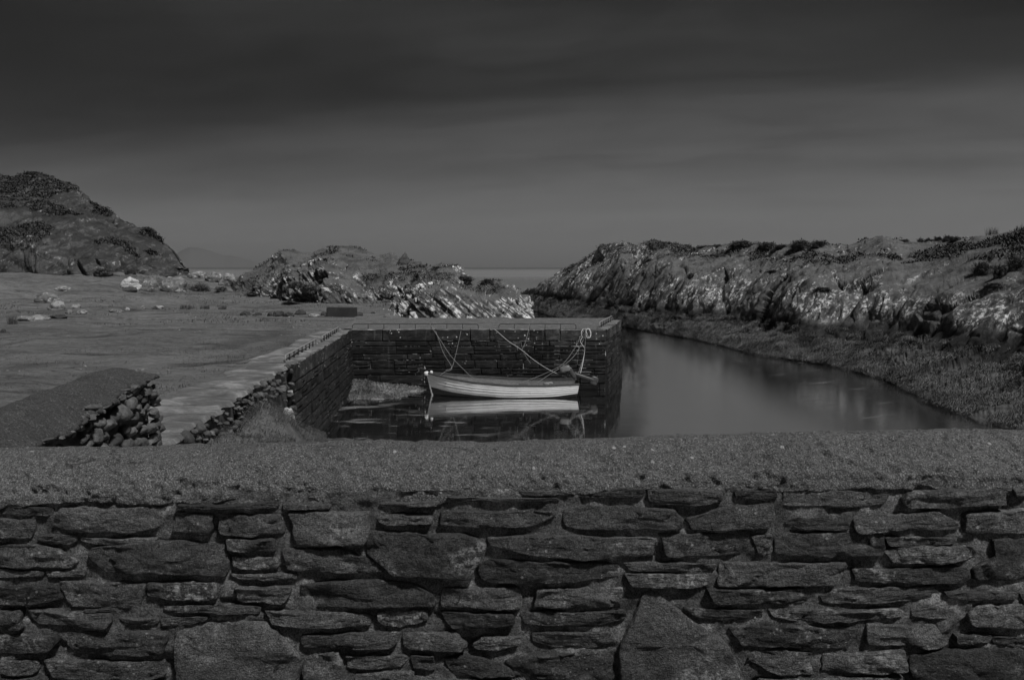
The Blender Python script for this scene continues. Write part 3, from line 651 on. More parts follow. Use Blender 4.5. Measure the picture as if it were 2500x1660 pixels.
# coping
cxs = np.linspace(-3.7, 3.9, 960); ph = np.concatenate([[-0.16, -0.08], np.linspace(0, math.pi * 0.62, 74), np.linspace(math.pi * 0.65, math.pi, 10)])
CX = np.repeat(cxs[:, None], len(ph), 1); PH = np.repeat(ph[None, :], len(cxs), 0)
a_, h_ = 0.272, 0.165
yc = YW + 0.275
CY = yc - a_ * np.sign(np.cos(PH)) * np.abs(np.cos(PH)) ** 1.0; CZ = zb(CX) + np.where(PH < 0, 0, h_ * np.abs(np.sin(np.maximum(PH, 0))) ** 1.0)
CY = np.where(PH < 0, yc - a_ + 0.10 * (PH / -0.16), CY)
cpnt = np.stack([CX, CY, CZ], -1)
rad = np.stack([0 * CX, -np.cos(np.maximum(PH, 0)), np.sin(np.maximum(PH, 0)) + 0.15], -1)
dsp = 0.014 * fbm(cpnt * np.array([1.1, 3, 3]), 3) + (0.011 * fbm(cpnt * np.array([8, 11, 11]), 4) + 0.008 * fbm(cpnt * 36, 3)) * (1 - 0.6 * sstep(PH, 0.9, 1.5))
pits = np.clip(fbm(cpnt * 22 + 40, 3) - 0.35, 0, 1); dsp -= 0.030 * pits
cpnt = cpnt + rad * dsp[..., None]
ragged = 0.026 * fbm(np.stack([CX * 2.2, 0 * CX, 0 * CX], -1), 4) + 0.010 * fbm(np.stack([CX * 16, 0 * CX, 0 * CX], -1), 3)
cpnt[..., 2] += ragged * np.exp(-np.maximum(PH, 0) * 4.0) - 0.012 * np.exp(-np.maximum(PH, 0) * 6)
obj('coping', cpnt.reshape(-1, 3), gridF(len(cxs), len(ph)), 'cement', wall)
# mortar bed behind the stones
mx = np.linspace(-3.7, 3.9, 520); mz = np.linspace(0, 1, 84)
MX = np.repeat(mx[:, None], 84, 1); MZ = 1.95 + (zb(MX) + 0.02 - 1.95) * mz[None, :]
mpn = np.stack([MX, 0 * MX, MZ], -1)
MY = YW + 0.007 + 0.032 * np.clip(fbm(mpn * np.array([5, 1, 11]) + 60, 4) - 0.15, 0, 1) + 0.009 * fbm(mpn * np.array([3, 1, 7]), 4) + 0.008 * fbm(mpn * 26, 3)
Mo = np.stack([MX, MY, MZ], -1)
nf = len(mx) * 84
back_ = np.array([(-3.7, YW + 0.52, 1.9), (3.9, YW + 0.52, 1.9), (3.9, YW + 0.52, zb(3.9)), (-3.7, YW + 0.52, zb(-3.7))])
Fm = [tuple(f) for f in gridF(len(mx), 84)] + [(nf, nf + 3, nf + 2, nf + 1), (0, 83, nf + 3, nf), ((len(mx) - 1) * 84, nf + 1, nf + 2, len(mx) * 84 - 1)]
obj('mortar', np.vstack([Mo.reshape(-1, 3), back_]), Fm, 'mortar', wall)
SA = ((0, 1080, 2.7035), """-20,410,345,430,350,488,150,478,-20,462|-20,492,240,510,225,635,-20,632|400,432,1105,425,1085,505,1060,555,850,595,560,590,340,555|1145,455,1415,462,1412,600,1280,605,1150,585|1445,465,1870,475,1880,600,1700,615,1440,605|1895,460,2440,455,2440,590,2410,665,1970,680,1930,560|1175,405,1480,412,1840,385,1835,428,1250,432|1870,395,2185,405,2180,440,1870,440|240,612,505,600,510,640,470,680,250,650|520,625,1050,630,1020,665,830,685,540,650|-20,680,200,662,400,700,525,780,480,828,-20,822|600,690,1050,640,1480,660,1510,760,1500,885,1000,855,680,850,580,745|1495,632,1820,628,1825,715,1780,722,1500,705|1525,752,1830,758,1835,832,1600,830,1530,815|1850,692,2290,705,2310,780,2520,800,2540,850,2100,850,1885,838|-20,835,280,850,275,885,100,890,-20,890|290,848,575,840,550,885,300,882|-20,945,180,950,380,950,425,1035,300,1060,-20,1065|395,915,960,925,965,1000,925,1108,700,1085,470,1080,390,960|970,920,1435,920,1450,1030,1300,1035,985,1010|1545,950,1925,945,1930,1010,1860,1060,1570,1055|1985,940,2400,890,2750,930,2870,1000,2880,1075,2500,1080,2000,1090|1080,1075,1400,1065,1720,1085,1710,1128,1400,1110,1080,1115|-20,1100,135,1105,165,1225,-20,1225|185,1098,730,1118,760,1160,720,1215,250,1190|785,1150,1060,1150,1055,1195,830,1200|1065,1160,1370,1140,1375,1165,1250,1200,1075,1205|1755,1105,2300,1115,2450,1125,2460,1200,2200,1210,1790,1195|-20,1265,385,1265,390,1300,320,1385,-20,1395|440,1240,1125,1240,1120,1290,1075,1390,1000,1408,480,1375,430,1310|1145,1250,1480,1165,1780,1185,1900,1290,1985,1400,1980,1640,1165,1640|2000,1410,2240,1370,2270,1490,2260,1640,1995,1640|1990,1260,2640,1250,2640,1300,2560,1345,2250,1345,2010,1350|-20,1440,230,1445,255,1500,200,1525,-20,1525|290,1430,700,1440,1080,1440,1100,1540,1000,1570,350,1560|-20,1550,300,1550,310,1640,-20,1640|350,1590,1080,1590,1100,1660,360,1660|1500,870,1960,862,1965,900,1600,905|560,1095,740,1090,745,1112,570,1108""")
SB = ((800, 1080, 2.7035), """330,395,730,385,725,410,350,420|780,355,1200,365,1500,360,1530,385,800,388|1260,325,1500,310,1620,335,1580,345,1280,345|1640,360,1950,295,2100,310,2090,360,1800,365|2110,310,2400,300,2620,320,2610,390,2400,415,2120,390|325,475,690,480,690,525,400,540,330,510|745,450,1490,450,1505,480,1350,545,1000,555,735,545|1555,440,1650,415,2290,430,2350,500,2340,570,1700,570,1570,560,1545,500|265,580,480,580,600,600,900,600,1045,660,1035,740,960,890,440,870,250,720|1060,620,1300,605,2160,625,2175,740,1900,765,1500,760,1060,665|990,830,1060,765,1500,780,1920,800,1930,880,1500,920,1080,930,1000,900|770,955,1275,960,1290,1085,1100,1095,745,1075|1385,965,1955,950,1940,1085,1350,1080|2180,600,2500,590,2690,600,2690,700,2740,740,2300,755,2230,750|1930,790,2300,790,2570,800,2560,850,2000,845|1950,860,2520,870,2530,930,2400,960,2000,945|320,1110,660,1105,665,1165,480,1220,330,1200|740,1110,1240,1120,1250,1190,820,1230,760,1170|1265,1130,1400,1110,1965,1110,1970,1160,1750,1210,1300,1195|500,1255,850,1250,930,1330,880,1365,540,1365,495,1320|940,1340,1020,1280,1290,1280,1280,1320,1150,1370,960,1365|1335,1260,1500,1240,1860,1245,1870,1310,1760,1350,1500,1350,1350,1310|1925,1640,1920,1330,2000,1180,2080,985,2180,990,2330,1120,2460,1215,2615,1300,2710,1430,2725,1640|110,1405,520,1400,545,1430,470,1490,130,1485|555,1405,700,1400,720,1500,560,1490|770,1420,880,1400,1030,1420,1200,1480,1230,1530,1000,1545,780,1490|1165,1440,1280,1400,1880,1380,1905,1560,1600,1580,1350,1560|180,1520,570,1505,570,1640,170,1640|600,1560,1200,1565,1200,1640,600,1640|1230,1600,1900,1600,1900,1660,1230,1660|60,690,130,705,360,800,390,850,60,845""")
SC = ((1650, 1040, 2.529), """355,400,620,395,625,435,500,448,355,440|660,390,1000,400,1330,420,1300,480,1100,500,650,490|1380,450,1440,405,2050,380,2045,485,1900,490,1440,505|2075,380,2190,360,2190,430,2085,440|65,570,300,500,600,465,605,540,570,625,100,640|670,600,750,560,1070,590,1075,640,760,630|1090,570,1160,550,1600,520,1745,600,1740,632,1300,640,1140,660,1090,655|1760,660,1800,540,2180,505,2190,665,1900,668|450,665,590,660,585,795,500,790|597,655,1280,655,1280,790,900,800,602,785|1285,680,1735,685,1735,725,1500,738,1310,740|1285,770,1400,745,1850,735,1860,800,1700,845,1340,840|1950,700,2190,690,2190,945,1830,955,1820,880,1960,800|270,840,1050,835,1050,880,970,980,250,985|1080,880,1810,870,1815,930,1790,970,1300,965,1100,960|185,1000,840,1005,840,1060,800,1090,230,1090|875,1040,1000,1000,1600,990,1640,1040,1500,1075,900,1095|1650,1020,2110,1020,2110,1060,1850,1072,1670,1055|50,1120,530,1130,540,1180,350,1195,130,1180|555,1120,1400,1130,1420,1160,1100,1205,700,1195,590,1170|1440,1130,1720,1125,1690,1190,1450,1175|1790,1160,1850,1100,2190,1090,2190,1235,1830,1230|320,1240,400,1225,1110,1235,1120,1290,1060,1370,400,1355|1170,1215,1400,1220,1600,1225,1690,1340,1600,1370,1170,1345|1730,1290,1950,1290,1940,1330,1740,1335|1955,1300,2190,1290,2190,1370,1960,1355|440,1440,480,1385,845,1390,845,1530,700,1540,560,1500|900,1400,1410,1380,1415,1500,1250,1525,890,1510|1425,1500,1450,1410,1700,1375,2190,1370,2190,1640,1500,1600|510,1560,1410,1545,1410,1650,510,1650|2128,1035,2190,1030,2190,1078,2134,1072""")
def inset_poly(p, n):
    """closed polygon -> n points with rounded corners"""
    c = np.vstack([p, p[:1]]); s = np.concatenate([[0], np.cumsum(np.linalg.norm(np.diff(c, axis=0), axis=1))])
    t = np.linspace(0, s[-1], n * 4, endpoint=False)
    q = np.stack([np.interp(t, s, c[:, 0]), np.interp(t, s, c[:, 1])], -1)
    for _ in range(2): q = 0.5 * q + 0.25 * (np.roll(q, 1, 0) + np.roll(q, -1, 0))
    return q[::4]
def wall_stone(poly, k):
    """poly: (n,2) X,Z on the wall face"""
    per = np.linalg.norm(np.diff(np.vstack([poly, poly[:1]]), axis=0), axis=1).sum()
    n = int(np.clip(per / 0.016, 28, 150)); b = inset_poly(poly, n)
    cen = 0.5 * (b.max(0) + b.min(0)); ext = b.max(0) - b.min(0)
    off = np.array([k * 3.7, k * 1.9, 0])
    b3 = np.concatenate([b, 0 * b[:, :1]], 1)
    dr = (b - cen) / (np.linalg.norm(b - cen, axis=1, keepdims=True) + 1e-9)
    b = b + dr * (0.0075 * fbm(b3 * 14 + off, 3) + 0.0035 * fbm(b3 * 60 + off, 2))[:, None]
    # nearest point of a spine segment instead of one centre, so long stones keep their shape
    hx = max(0.0, (ext[0] - ext[1]) * 0.5 * 0.9); hz = max(0.0, (ext[1] - ext[0]) * 0.5 * 0.9)
    sp_ = np.stack([cen[0] + np.clip(b[:, 0] - cen[0], -hx, hx), cen[1] + np.clip(b[:, 1] - cen[1], -hz, hz)], -1)
    r_ = np.random.default_rng(900 + k)
    proud = r_.uniform(-0.004, 0.012) if ext[1] < 0.2 else 0.008
    planes = [(r_.uniform(-.12, .12), r_.uniform(-.24, .20), r_.uniform(0.0, .012)) for _ in range(5)]
    def front(q):
        x = q[:, 0] - cen[0]; z = q[:, 1] - cen[1]
        y = np.min([a * x + b_ * z + c_ for a, b_, c_ in planes], axis=0)
        q3 = np.stack([q[:, 0], 0 * x, q[:, 1]], -1) + off
        y = y + 0.0085 * fbm(q3 * np.array([9, 1, 20]), 4)
        fa, fk = facets(q3 * np.array([6.5, 1, 11]), k, 1.1); y = y + 0.008 * fa - 0.003 * (1 - fk)
        led = fbm(q3 * np.array([4, 1, 16]) + 30, 3); y = y + 0.005 * np.round(led * 2.0) / 2.0
        return y
    rings = []; spec_ = [(1.0, 0.11), (1.0, 0.014), (0.985, 0.004), (0.95, 0.0), (0.86, 0), (0.74, 0), (0.6, 0), (0.45, 0), (0.3, 0), (0.15, 0), (0.0, 0)]
    qs = [sp_ + (b - sp_) * s for s, _ in spec_]; fy = front(np.vstack(qs)).reshape(len(spec_), n); fy = fy - np.percentile(fy[1:4], 12) + proud; fy = np.maximum(fy, proud - 0.012)
    for (s, drop), q, f_ in zip(spec_, qs, fy):
        rings.append(np.stack([q[:, 0], YW - f_ + drop, q[:, 1]], -1))
    m = len(rings); V = np.stack(rings, 1).reshape(-1, 3)
    Fq = gridF(n, m, wrap=True)
    return V, np.vstack([Fq])
cnt = 0
for (ox, oy, sc), txt in (SA, SB, SC):
    for s in txt.split('|'):
        v = np.array([float(x) for x in s.split(',')]).reshape(-1, 2)
        pxy = np.stack([ox + v[:, 0] / sc, oy + v[:, 1] / sc], -1)
        P3 = atD(pxy[:, 0], pxy[:, 1], YW)
        V, Fq = wall_stone(P3[:, [0, 2]], cnt); cnt += 1
        obj('stone', V, Fq, 'slate', wall)
# courses beyond the picture's edges
def extra(x0, x1, z0, z1f):
    global cnt
    z = z0
    while z < z1f - 0.05:
        h = random.uniform(0.055, 0.13); x = x0 + random.uniform(0, .1)
        while x < x1 - 0.08:
            wd = min(random.uniform(0.16, 0.5), x1 - x)
            j = lambda: random.uniform(-.008, .008)
            top = min(z + h, float(zb(x + wd / 2)) - 0.005)
            if top - z > 0.03 and wd > 0.08:
                V, Fq = wall_stone(np.array([(x + j(), z + j()), (x + wd * .5, z + j()), (x + wd + j(), z + j()), (x + wd + j(), top + j()), (x + wd * .4, top + j()), (x + j(), top + j())]), cnt)
                cnt += 1; obj('stone', V, Fq, 'slate', wall)
            x += wd + 0.022
        z += h + 0.022
xl = float(atD(np.array(-12.), np.array(1300.), YW)[0]); xrgt = float(atD(np.array(2520.), np.array(1300.), YW)[0])
extra(-3.65, xl - 0.01, 2.0, 2.93); extra(xrgt + 0.01, 3.85, 2.0, 3.0)

# ================================================================== SIDE WALL (round stones, cement top)
def XR(Y): return -2.55 - 0.16 * (np.asarray(Y, float) - 4.3)
def ZE(Y): return np.interp(Y, [3.9, 4.7, 6.8], [2.935, 2.95, 3.03])
side = thing('stone_wall', (-2.9, 5.3, 2.0), 'short side wall of rounded cobbles with a smooth cement top, running back from the foreground wall', 'wall')
ys = np.linspace(3.85, 6.70, 240); us = np.linspace(-0.04, 1, 60)
YS = np.repeat(ys[:, None], 60, 1); US = np.repeat(us[None, :], 240, 0)
th_ = 0.66; bulge = np.interp(YS, [3.85, 5.0, 6.2, 6.8], [0.13, 0.135, 0.085, 0.02])
SX = XR(YS) + 0.03 - np.clip(US, 0, 1) * th_
SZ = ZE(YS) + bulge * (np.abs(np.sin(np.clip(US, 0, 1) * math.pi)) ** 1.0) - 0.10 * np.clip(US - 0.55, 0, 1)
SZ = np.where(US < 0, ZE(YS) - 0.02, SZ)
spt = np.stack([SX, YS, SZ], -1)
SZ2 = spt[..., 2] + 0.020 * fbm(spt * 2.5, 4) + 0.008 * fbm(spt * np.array([6, 20, 6]), 3) + 0.005 * fbm(spt * 40, 2)
spt[..., 2] = SZ2; spt[..., 0] += (0.035 * fbm(np.stack([YS * 5, 0 * YS, 0 * YS], -1), 4) + 0.03 * fbm(np.stack([YS * 22, 0 * YS, 0 * YS], -1), 2) - 0.02) * np.exp(-np.clip(US, 0, 1) * 9)
obj('coping', spt.reshape(-1, 3), gridF(240, 60)[:, ::-1], 'cement_smooth', side)
cy = np.linspace(3.85, 6.74, 60); cz = np.linspace(0, 1, 30)
KY = np.repeat(cy[:, None], 30, 1); KZ = 1.9 + (ZE(KY) - 0.015 - 1.9) * cz[None, :]
KX = XR(KY) - 0.10 + 0.02 * fbm(np.stack([KY * 5, KZ * 5, 0 * KY], -1), 3)
kv = np.stack([KX, KY, KZ], -1).reshape(-1, 3); n0 = len(kv)
ex = np.array([(XR(3.85) - .64, 3.85, 1.9), (XR(6.74) - .64, 6.74, 1.9), (XR(6.74) - .64, 6.74, ZE(6.74) - .05), (XR(3.85) - .64, 3.85, ZE(3.85) - .05)])
obj('core', np.vstack([kv, ex]), [tuple(f) for f in gridF(60, 30)] + [(n0, n0 + 3, n0 + 2, n0 + 1), (59 * 30, 60 * 30 - 1, n0 + 2, n0 + 1)], 'core', side)
ROCKS = []
I2 = ico(3)
for k in range(7):
    V, Fc = I2; V = V.copy()
    r_ = np.random.default_rng(50 + k)
    for _ in range(9 if k < 4 else 16):                      # split planes flatten a sphere into a stone
        nrm = r_.normal(size=3); nrm /= np.linalg.norm(nrm); dd = r_.uniform(0.62 if k < 4 else 0.5, 0.92)
        s = V @ nrm; V = V - np.clip(s - dd, 0, None)[:, None] * nrm[None, :] * (0.85 if k < 4 else 1.0)
    V = V * (1 + 0.05 * fbm(V * 2.5 + k * 9, 4) + 0.02 * fbm(V * 9 + k, 2))[:, None]
    me = mesh_of('rounded_stone' if k < 4 else 'angular_stone', V, Fc, True); me.materials.append(MATS['rubble']); ROCKS.append(me)
def plane_hit(px, py, p0, nrm):
    d = ray(px, py); o = np.array([0, 0, CAMH]); s = ((p0 - o) @ nrm) / (d @ nrm); return o + d * s
nface = np.array([1.0, 0.16, 0]); nface /= np.linalg.norm(nface); pface = np.array([float(XR(4.3)) - 0.015, 4.3, 2.5])
fdir = np.array([-0.16, 1, 0]) / math.hypot(1, .16)
placed = []
def side_stone(P, ry, rz, kind, rot):
    s = (P - pface) @ fdir
    placed.append((s, P[2], ry, rz))
    place('stone', ROCKS[kind], P, (rot, 0, math.atan2(0.16, 1) + random.uniform(-.1, .1)), (min(ry, rz) * random.uniform(0.9, 1.2), ry, rz), side)
big = [(1340,690,90,125),(1190,840,110,175),(1090,890,105,110),(950,1035,95,170),(790,1010,75,105),(600,880,190,60),(560,960,160,60),(330,1040,120,85),(1375,915,75,95),(1350,1170,85,125),(1240,1140,55,95),(870,1250,95,110),(720,1270,90,160),(1090,1310,110,100),(1020,1440,115,80),(1290,1360,95,110),(1440,1360,80,85),(1690,1100,75,155),(1570,1350,80,90),(1720,1310,70,85),(1890,440,70,120),(1880,170,60,80),(1770,215,60,40),(1740,530,70,85),(1610,480,80,90),(1570,620,70,60),(1620,730,60,60),(1530,830,60,70),(1790,690,60,60),(1880,620,60,60),(1900,760,55,80),(1740,850,60,60),(1830,950,55,60),(1930,900,55,60),(1560,1130,60,110),(1460,1060,80,50),(1850,1120,70,110),(1960,1070,60,80),(1810,1340,60,90),(1930,1300,60,120),(1880,1440,70,60),(1650,1450,60,60),(1500,1460,50,40),(930,700,60,55),(720,740,130,30),(1080,560,120,35),(1380,480,130,28),(1640,290,70,30),(470,1110,90,60),(540,1300,110,50),(600,1400,130,35),(250,1130,90,45),(310,1240,80,50),(1490,560,60,50),(1480,750,40,60)]
for x, y, a, b in big:
    P = plane_hit(130 + x / 7.127, 890 + y / 7.127, pface, nface); D = P[1]
    # widths along the receding face are foreshortened: convert picture radii to real ones
    P2 = plane_hit(130 + (x + a) / 7.127, 890 + y / 7.127, pface, nface)
    ry = float(np.clip(abs((P2 - P) @ fdir), 0.03, 0.22)); rz = float(np.clip(b / 7.127 / F * D * 1.04, 0.02, 0.2))
    if 3.9 < D < 6.8: side_stone(P, ry, rz, random.choice((0, 1, 2, 3, 4, 5)) if x < 1480 else 4 + random.randrange(3), random.uniform(-.15, .15))
L_ = 6.72
for k in range(70):                                     # thin slates jutting from under the cement edge
    D = 3.95 + 2.72 * (k + random.uniform(-.4, .4)) / 70
    if not 3.9 < D < 6.7: continue
    place('slate_flake', ROCKS[4 + k % 3], (float(XR(D)) - 0.045 + random.uniform(-.03, .03), D, float(ZE(D)) - random.uniform(-0.005, 0.025)), (random.uniform(-.25, .25), random.uniform(-.2, .35), random.uniform(-.5, .5)), (random.uniform(.05, .09), random.uniform(.035, .085), random.uniform(.008, .02)), side)
zc_ = 2.05
while zc_ < 2.86:
    h2_ = random.uniform(0.04, 0.075); side_stone(np.array([float(XR(6.70)) - 0.02, 6.70 + random.uniform(-.02, .02), zc_ + h2_]), random.uniform(0.06, 0.10), h2_, 4 + random.randrange(3), random.uniform(-.1, .1)); zc_ += h2_ * 1.9
for _ in range(5000):
    if len(placed) > 210: break
    D = random.uniform(3.92, L_); zt = float(ZE(D)) + 0.0; zz_ = random.uniform(1.98, zt)
    r0 = random.uniform(0.035, 0.11) if len(placed) < 130 else random.uniform(0.025, 0.06); rz = r0 * random.uniform(0.6, 1.0)
    if zz_ + rz > zt + 0.02: continue
    P = np.array([float(XR(D)) - 0.03 - 0.16 * 0, D, zz_]); s = (P - pface) @ fdir
    if any(((s - a) / (ra + r0)) ** 2 + ((zz_ - b) / (rb + rz)) ** 2 < 0.74 for a, b, ra, rb in placed): continue
    side_stone(P, r0, rz, 3 + random.randrange(4), random.uniform(-.4, .4))

# ================================================================== QUAY
def block(w_, h_, d_, k, rough=0.012, bev=0.02):
    """one dressed stone: X width, Z height, front at y=0 with a worn bevelled arris, built around its own middle"""
    r_ = np.random.default_rng(k); hx, hz = w_ / 2, h_ / 2
    nx = 3 if w_ > 0.5 else 2
    xs = np.linspace(-hx + bev, hx - bev, nx + 1); zs = np.linspace(-hz + bev, hz - bev, 3)
    V, Fc = [], []
    for x in xs:
        for z in zs: V.append((x, r_.uniform(-rough, rough), z))
    nz_ = 3
    for i in range(nx):
        for j in range(2): a = i * nz_ + j; Fc.append((a, a + nz_, a + nz_ + 1, a + 1))
    ring = [i * nz_ for i in range(nx + 1)] + [nx * nz_ + j for j in range(1, nz_)] + [i * nz_ + nz_ - 1 for i in range(nx - 1, -1, -1)] + [j for j in range(nz_ - 2, 0, -1)]
    m = len(ring); base = len(V)
    for lvl, yy in ((1, bev * 1.2), (2, d_)):
        for i in ring:
            x, y, z = V[i]
            ox = hx if abs(x - xs[-1]) < 1e-6 else (-hx if abs(x - xs[0]) < 1e-6 else x); oz = hz if abs(z - zs[-1]) < 1e-6 else (-hz if abs(z - zs[0]) < 1e-6 else z)
            V.append((ox + r_.uniform(-.005, .005), yy, oz + r_.uniform(-.005, .005)))
    for i in range(m):
        a, b = ring[i], ring[(i + 1) % m]; c, d2 = base + i, base + (i + 1) % m
        Fc.append((b, a, c, d2)); Fc.append((d2, c, c + m, d2 + m))
    return np.array(V), Fc
ZQ = 1.92
def face_courses(parent, A, B, z_of, heights, seed, wr=(0.28, 1.45), depth=0.35, batter=0.06, mat='quay_stone', coping_h=None, gap=0.019):
    """lay stones on the vertical face from A to B (seen from the right-hand side of A->B reversed: outward normal given by rotation)"""
    r_ = random.Random(seed); A = np.array(A, float); B = np.array(B, float)
    L = np.linalg.norm(B - A); u = (B - A) / L; nrm = np.array([u[1], -u[0]])      # outward
    ang = math.atan2(u[1], u[0]); z = ZQ + 0.025
    for ci, h in enumerate(heights):
        x = 0.0
        while x < L - 1e-3:
            ww = r_.uniform(*wr) * (1.25 if ci == 0 else 1)
            if L - x - ww < wr[0] * 0.7: ww = L - x
            zc = z - h / 2 + (r_.uniform(-.014, .008) if ci == 0 else 0); outw = batter * (ZQ - zc) + (0.03 if ci == 0 else r_.uniform(-0.014, 0.016))
            split = ci > 0 and h > 0.19 and r_.random() < 0.34
            subs = [(zc + h * 0.22, h * 0.52), (zc - h * 0.28, h * 0.42)] if split else [(zc, h)]
            for zc2, h2 in subs:
                V, Fc = block(ww - gap, h2 - gap, depth, seed * 997 + ci * 61 + int(x * 100) + int(h2 * 777))
                c2 = A + u * (x + ww / 2) + nrm * outw
                Wv = np.stack([c2[0] + V[:, 0] * u[0] - V[:, 1] * nrm[0], c2[1] + V[:, 0] * u[1] - V[:, 1] * nrm[1], zc2 + V[:, 2]], -1)
                obj('coping_stone' if ci == 0 else 'stone', Wv, Fc, mat, parent, smooth=False)
            x += ww
        z -= h
quay = thing('stone_quay', (-1.0, 28.4, 0.0), 'dark stone quay jutting into the water behind the boat', 'quay')
QA, QB, QC, QD = (-5.14, 26.0), (3.0, 26.1), (4.07, 30.7), (-5.4, 30.7)
HTS = [0.38, 0.17, 0.25, 0.19, 0.27, 0.20, 0.28, 0.22, 0.26, 0.24]
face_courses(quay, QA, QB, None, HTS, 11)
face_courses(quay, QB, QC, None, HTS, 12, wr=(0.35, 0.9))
def prism(poly, z0, z1, inset=0.0):
    n = len(poly); V = [(x, y, z0) for x, y in poly] + [(x, y, z1) for x, y in poly]
    return np.array(V, float), [tuple(range(n))[::-1], tuple(range(n, 2 * n))] + [(i, (i + 1) % n, n + (i + 1) % n, n + i) for i in range(n)]
V, Fc = prism([(-5.3, 26.03), (2.965, 26.13), (4.02, 30.66), (-5.4, 30.66)], -1.2, ZQ - 0.03)
V[:4, 1] += np.array([-0.155, -0.155, 0, 0]); V[1:3, 0] += 0.155
obj('core', V, Fc, 'joint', quay, smooth=False)
dxg = np.linspace(0, 1, 160); dyg = np.linspace(0, 1, 70)
DX, DY = np.meshgrid(dxg, dyg, indexing='ij')
xL = -5.85 + 0 * DY; xRr = 2.72 + (3.93 - 2.72) * DY
dk = np.stack([xL + (xRr - xL) * DX, 26.32 + 5.25 * DY, 0 * DX], -1)
dk[..., 2] = ZQ + 0.006 + 0.016 * fbm(dk * np.array([0.9, 2.0, 1]), 4) + 0.04 * DY
obj('deck', dk.reshape(-1, 3), gridF(160, 70), 'deck', quay)
harb = thing('harbour_wall', (-4.6, 17.5, 0.0), 'harbour wall of dark coursed blocks and loose rubble along the turf edge', 'wall')
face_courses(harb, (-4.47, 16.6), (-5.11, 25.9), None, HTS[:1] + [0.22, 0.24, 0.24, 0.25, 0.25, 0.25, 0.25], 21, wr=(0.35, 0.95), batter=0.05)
V, Fc = prism([(-4.53, 16.6), (-5.17, 25.95), (-5.6, 25.95), (-5.1, 16.6)], -0.8, ZQ - 0.02)
V[:2, 0] += 0.14; V[4:6, 0] += 0.02
obj('core', V, Fc, 'joint', harb, smooth=False)
V, Fc = prism([(float(Xwall(5.0)) - 0.12, 5.0), (float(Xwall(9.2)) - 0.12, 9.2), (-4.60, 16.6), (-5.05, 16.6), (-4.35, 9.2), (-3.9, 5.0)], -0.3, ZQ - 0.03)
obj('rubble_core', V, Fc, 'core', harb, smooth=False)
plc = []
for _ in range(60000):
    if len(plc) >= 300: break
    Y = random.uniform(7.6, 16.62) if random.random() < 0.9 else random.uniform(5.2, 7.6)
    foot = max(0.25, float(np.interp(Y, [4.2, 8, 10, 12.0, 13.2], [1.05, 1.30, 1.45, 1.52, 1.46])) - 0.47 * max(0, Y - 13.1) - 0.12)
    Z = random.uniform(foot, ZQ + 0.02)
    r0 = random.uniform(0.05, 0.11) if len(plc) < 120 else random.uniform(0.035, 0.07); rz = r0 * random.uniform(0.45, 0.95)
    if any(((Y - a) / (ra + r0)) ** 2 + ((Z - b) / (rb + rz)) ** 2 < 0.66 for a, b, ra, rb in plc): continue
    plc.append((Y, Z, r0, rz))
    place('stone', ROCKS[4 + random.randrange(3)], (float(Xwall(Y)) - 0.04 + 0.05 * (ZQ - Z), Y, Z), (random.uniform(-.4, .4), random.uniform(-.3, .3), random.uniform(-.3, .3)), (min(r0, 0.09), r0, rz), harb)

# ---- low iron toe rails
def railing(A, B, h, nposts, label, mt='iron'):
    A = np.array(A, float); B = np.array(B, float); mid = (A + B) / 2
    t = thing('railing', tuple(mid), label, 'railing', None)
    r = 0.012 if mt == 'iron_dark' else 0.015; u = (B - A) / np.linalg.norm(B - A); c = 0.09; up = np.array([0, 0, h])
    pts = [A, A + up * 0.55] + [A + up * (1 - 0.45 * (1 - math.sin(q))) + u * c * (1 - math.cos(q)) for q in np.linspace(0.2, math.pi / 2, 5)]
    pts += [B + up * (1 - 0.45 * (1 - math.sin(q))) - u * c * (1 - math.cos(q)) for q in np.linspace(math.pi / 2, 0.2, 5)] + [B + up * 0.55, B]
    obj('rail', *tube(pts, r), mt, t)
    for k in range(1, nposts):
        q = A + (B - A) * k / nposts
        obj('post', *tube([q + [0, 0, -0.03], q + up * 0.985], r * 0.95), 'iron_dark', t)  # dark posts under paler rails: shade put into the colour
zq = ZQ - 0.01
def onq(px, y): return ((px - 1250) / F * y * 1.004, y, zq)
railing(onq(861, 26.25), onq(1168, 26.25), 0.185, 8, 'longer low iron rail along the quay front, left of the bare gap', 'iron_dark')
railing(onq(1218, 26.25), onq(1406, 26.25), 0.185, 5, 'shorter low iron rail along the quay front, above the boat stern', 'iron_dark')
railing((2.86, 26.75, zq), (3.68, 30.1, zq + 0.02), 0.20, 7, 'low iron rail on the seaward end of the quay')
railing((float(Xwall(16.9)) - 0.22, 16.9, zq), (float(Xwall(20.9)) - 0.24, 20.9, zq), 0.17, 8, 'low iron rail on the harbour wall, nearer the camera')
railing((float(Xwall(21.7)) - 0.22, 21.7, zq), (float(Xwall(25.0)) - 0.24, 25.0, zq), 0.17, 8, 'low iron rail on the harbour wall, next to the quay corner')
for Y, lb in ((21.3, 'bent iron mooring hook between the two harbour wall rails'), (25.4, 'bent iron mooring hook at the inner quay corner')):
    x = float(Xwall(Y)); c = [(x - 0.34, Y, zq), (x - 0.34, Y, zq + .05), (x - 0.29, Y, zq + .085), (x - .23, Y, zq + .07), (x - .21, Y, zq + .03), (x + .02, Y, zq + .025)]
    o = obj('mooring_hook', *tube(smooth_path(c, 6), 0.014), 'iron'); tag(o, lb, 'hook', 'mooring hooks')

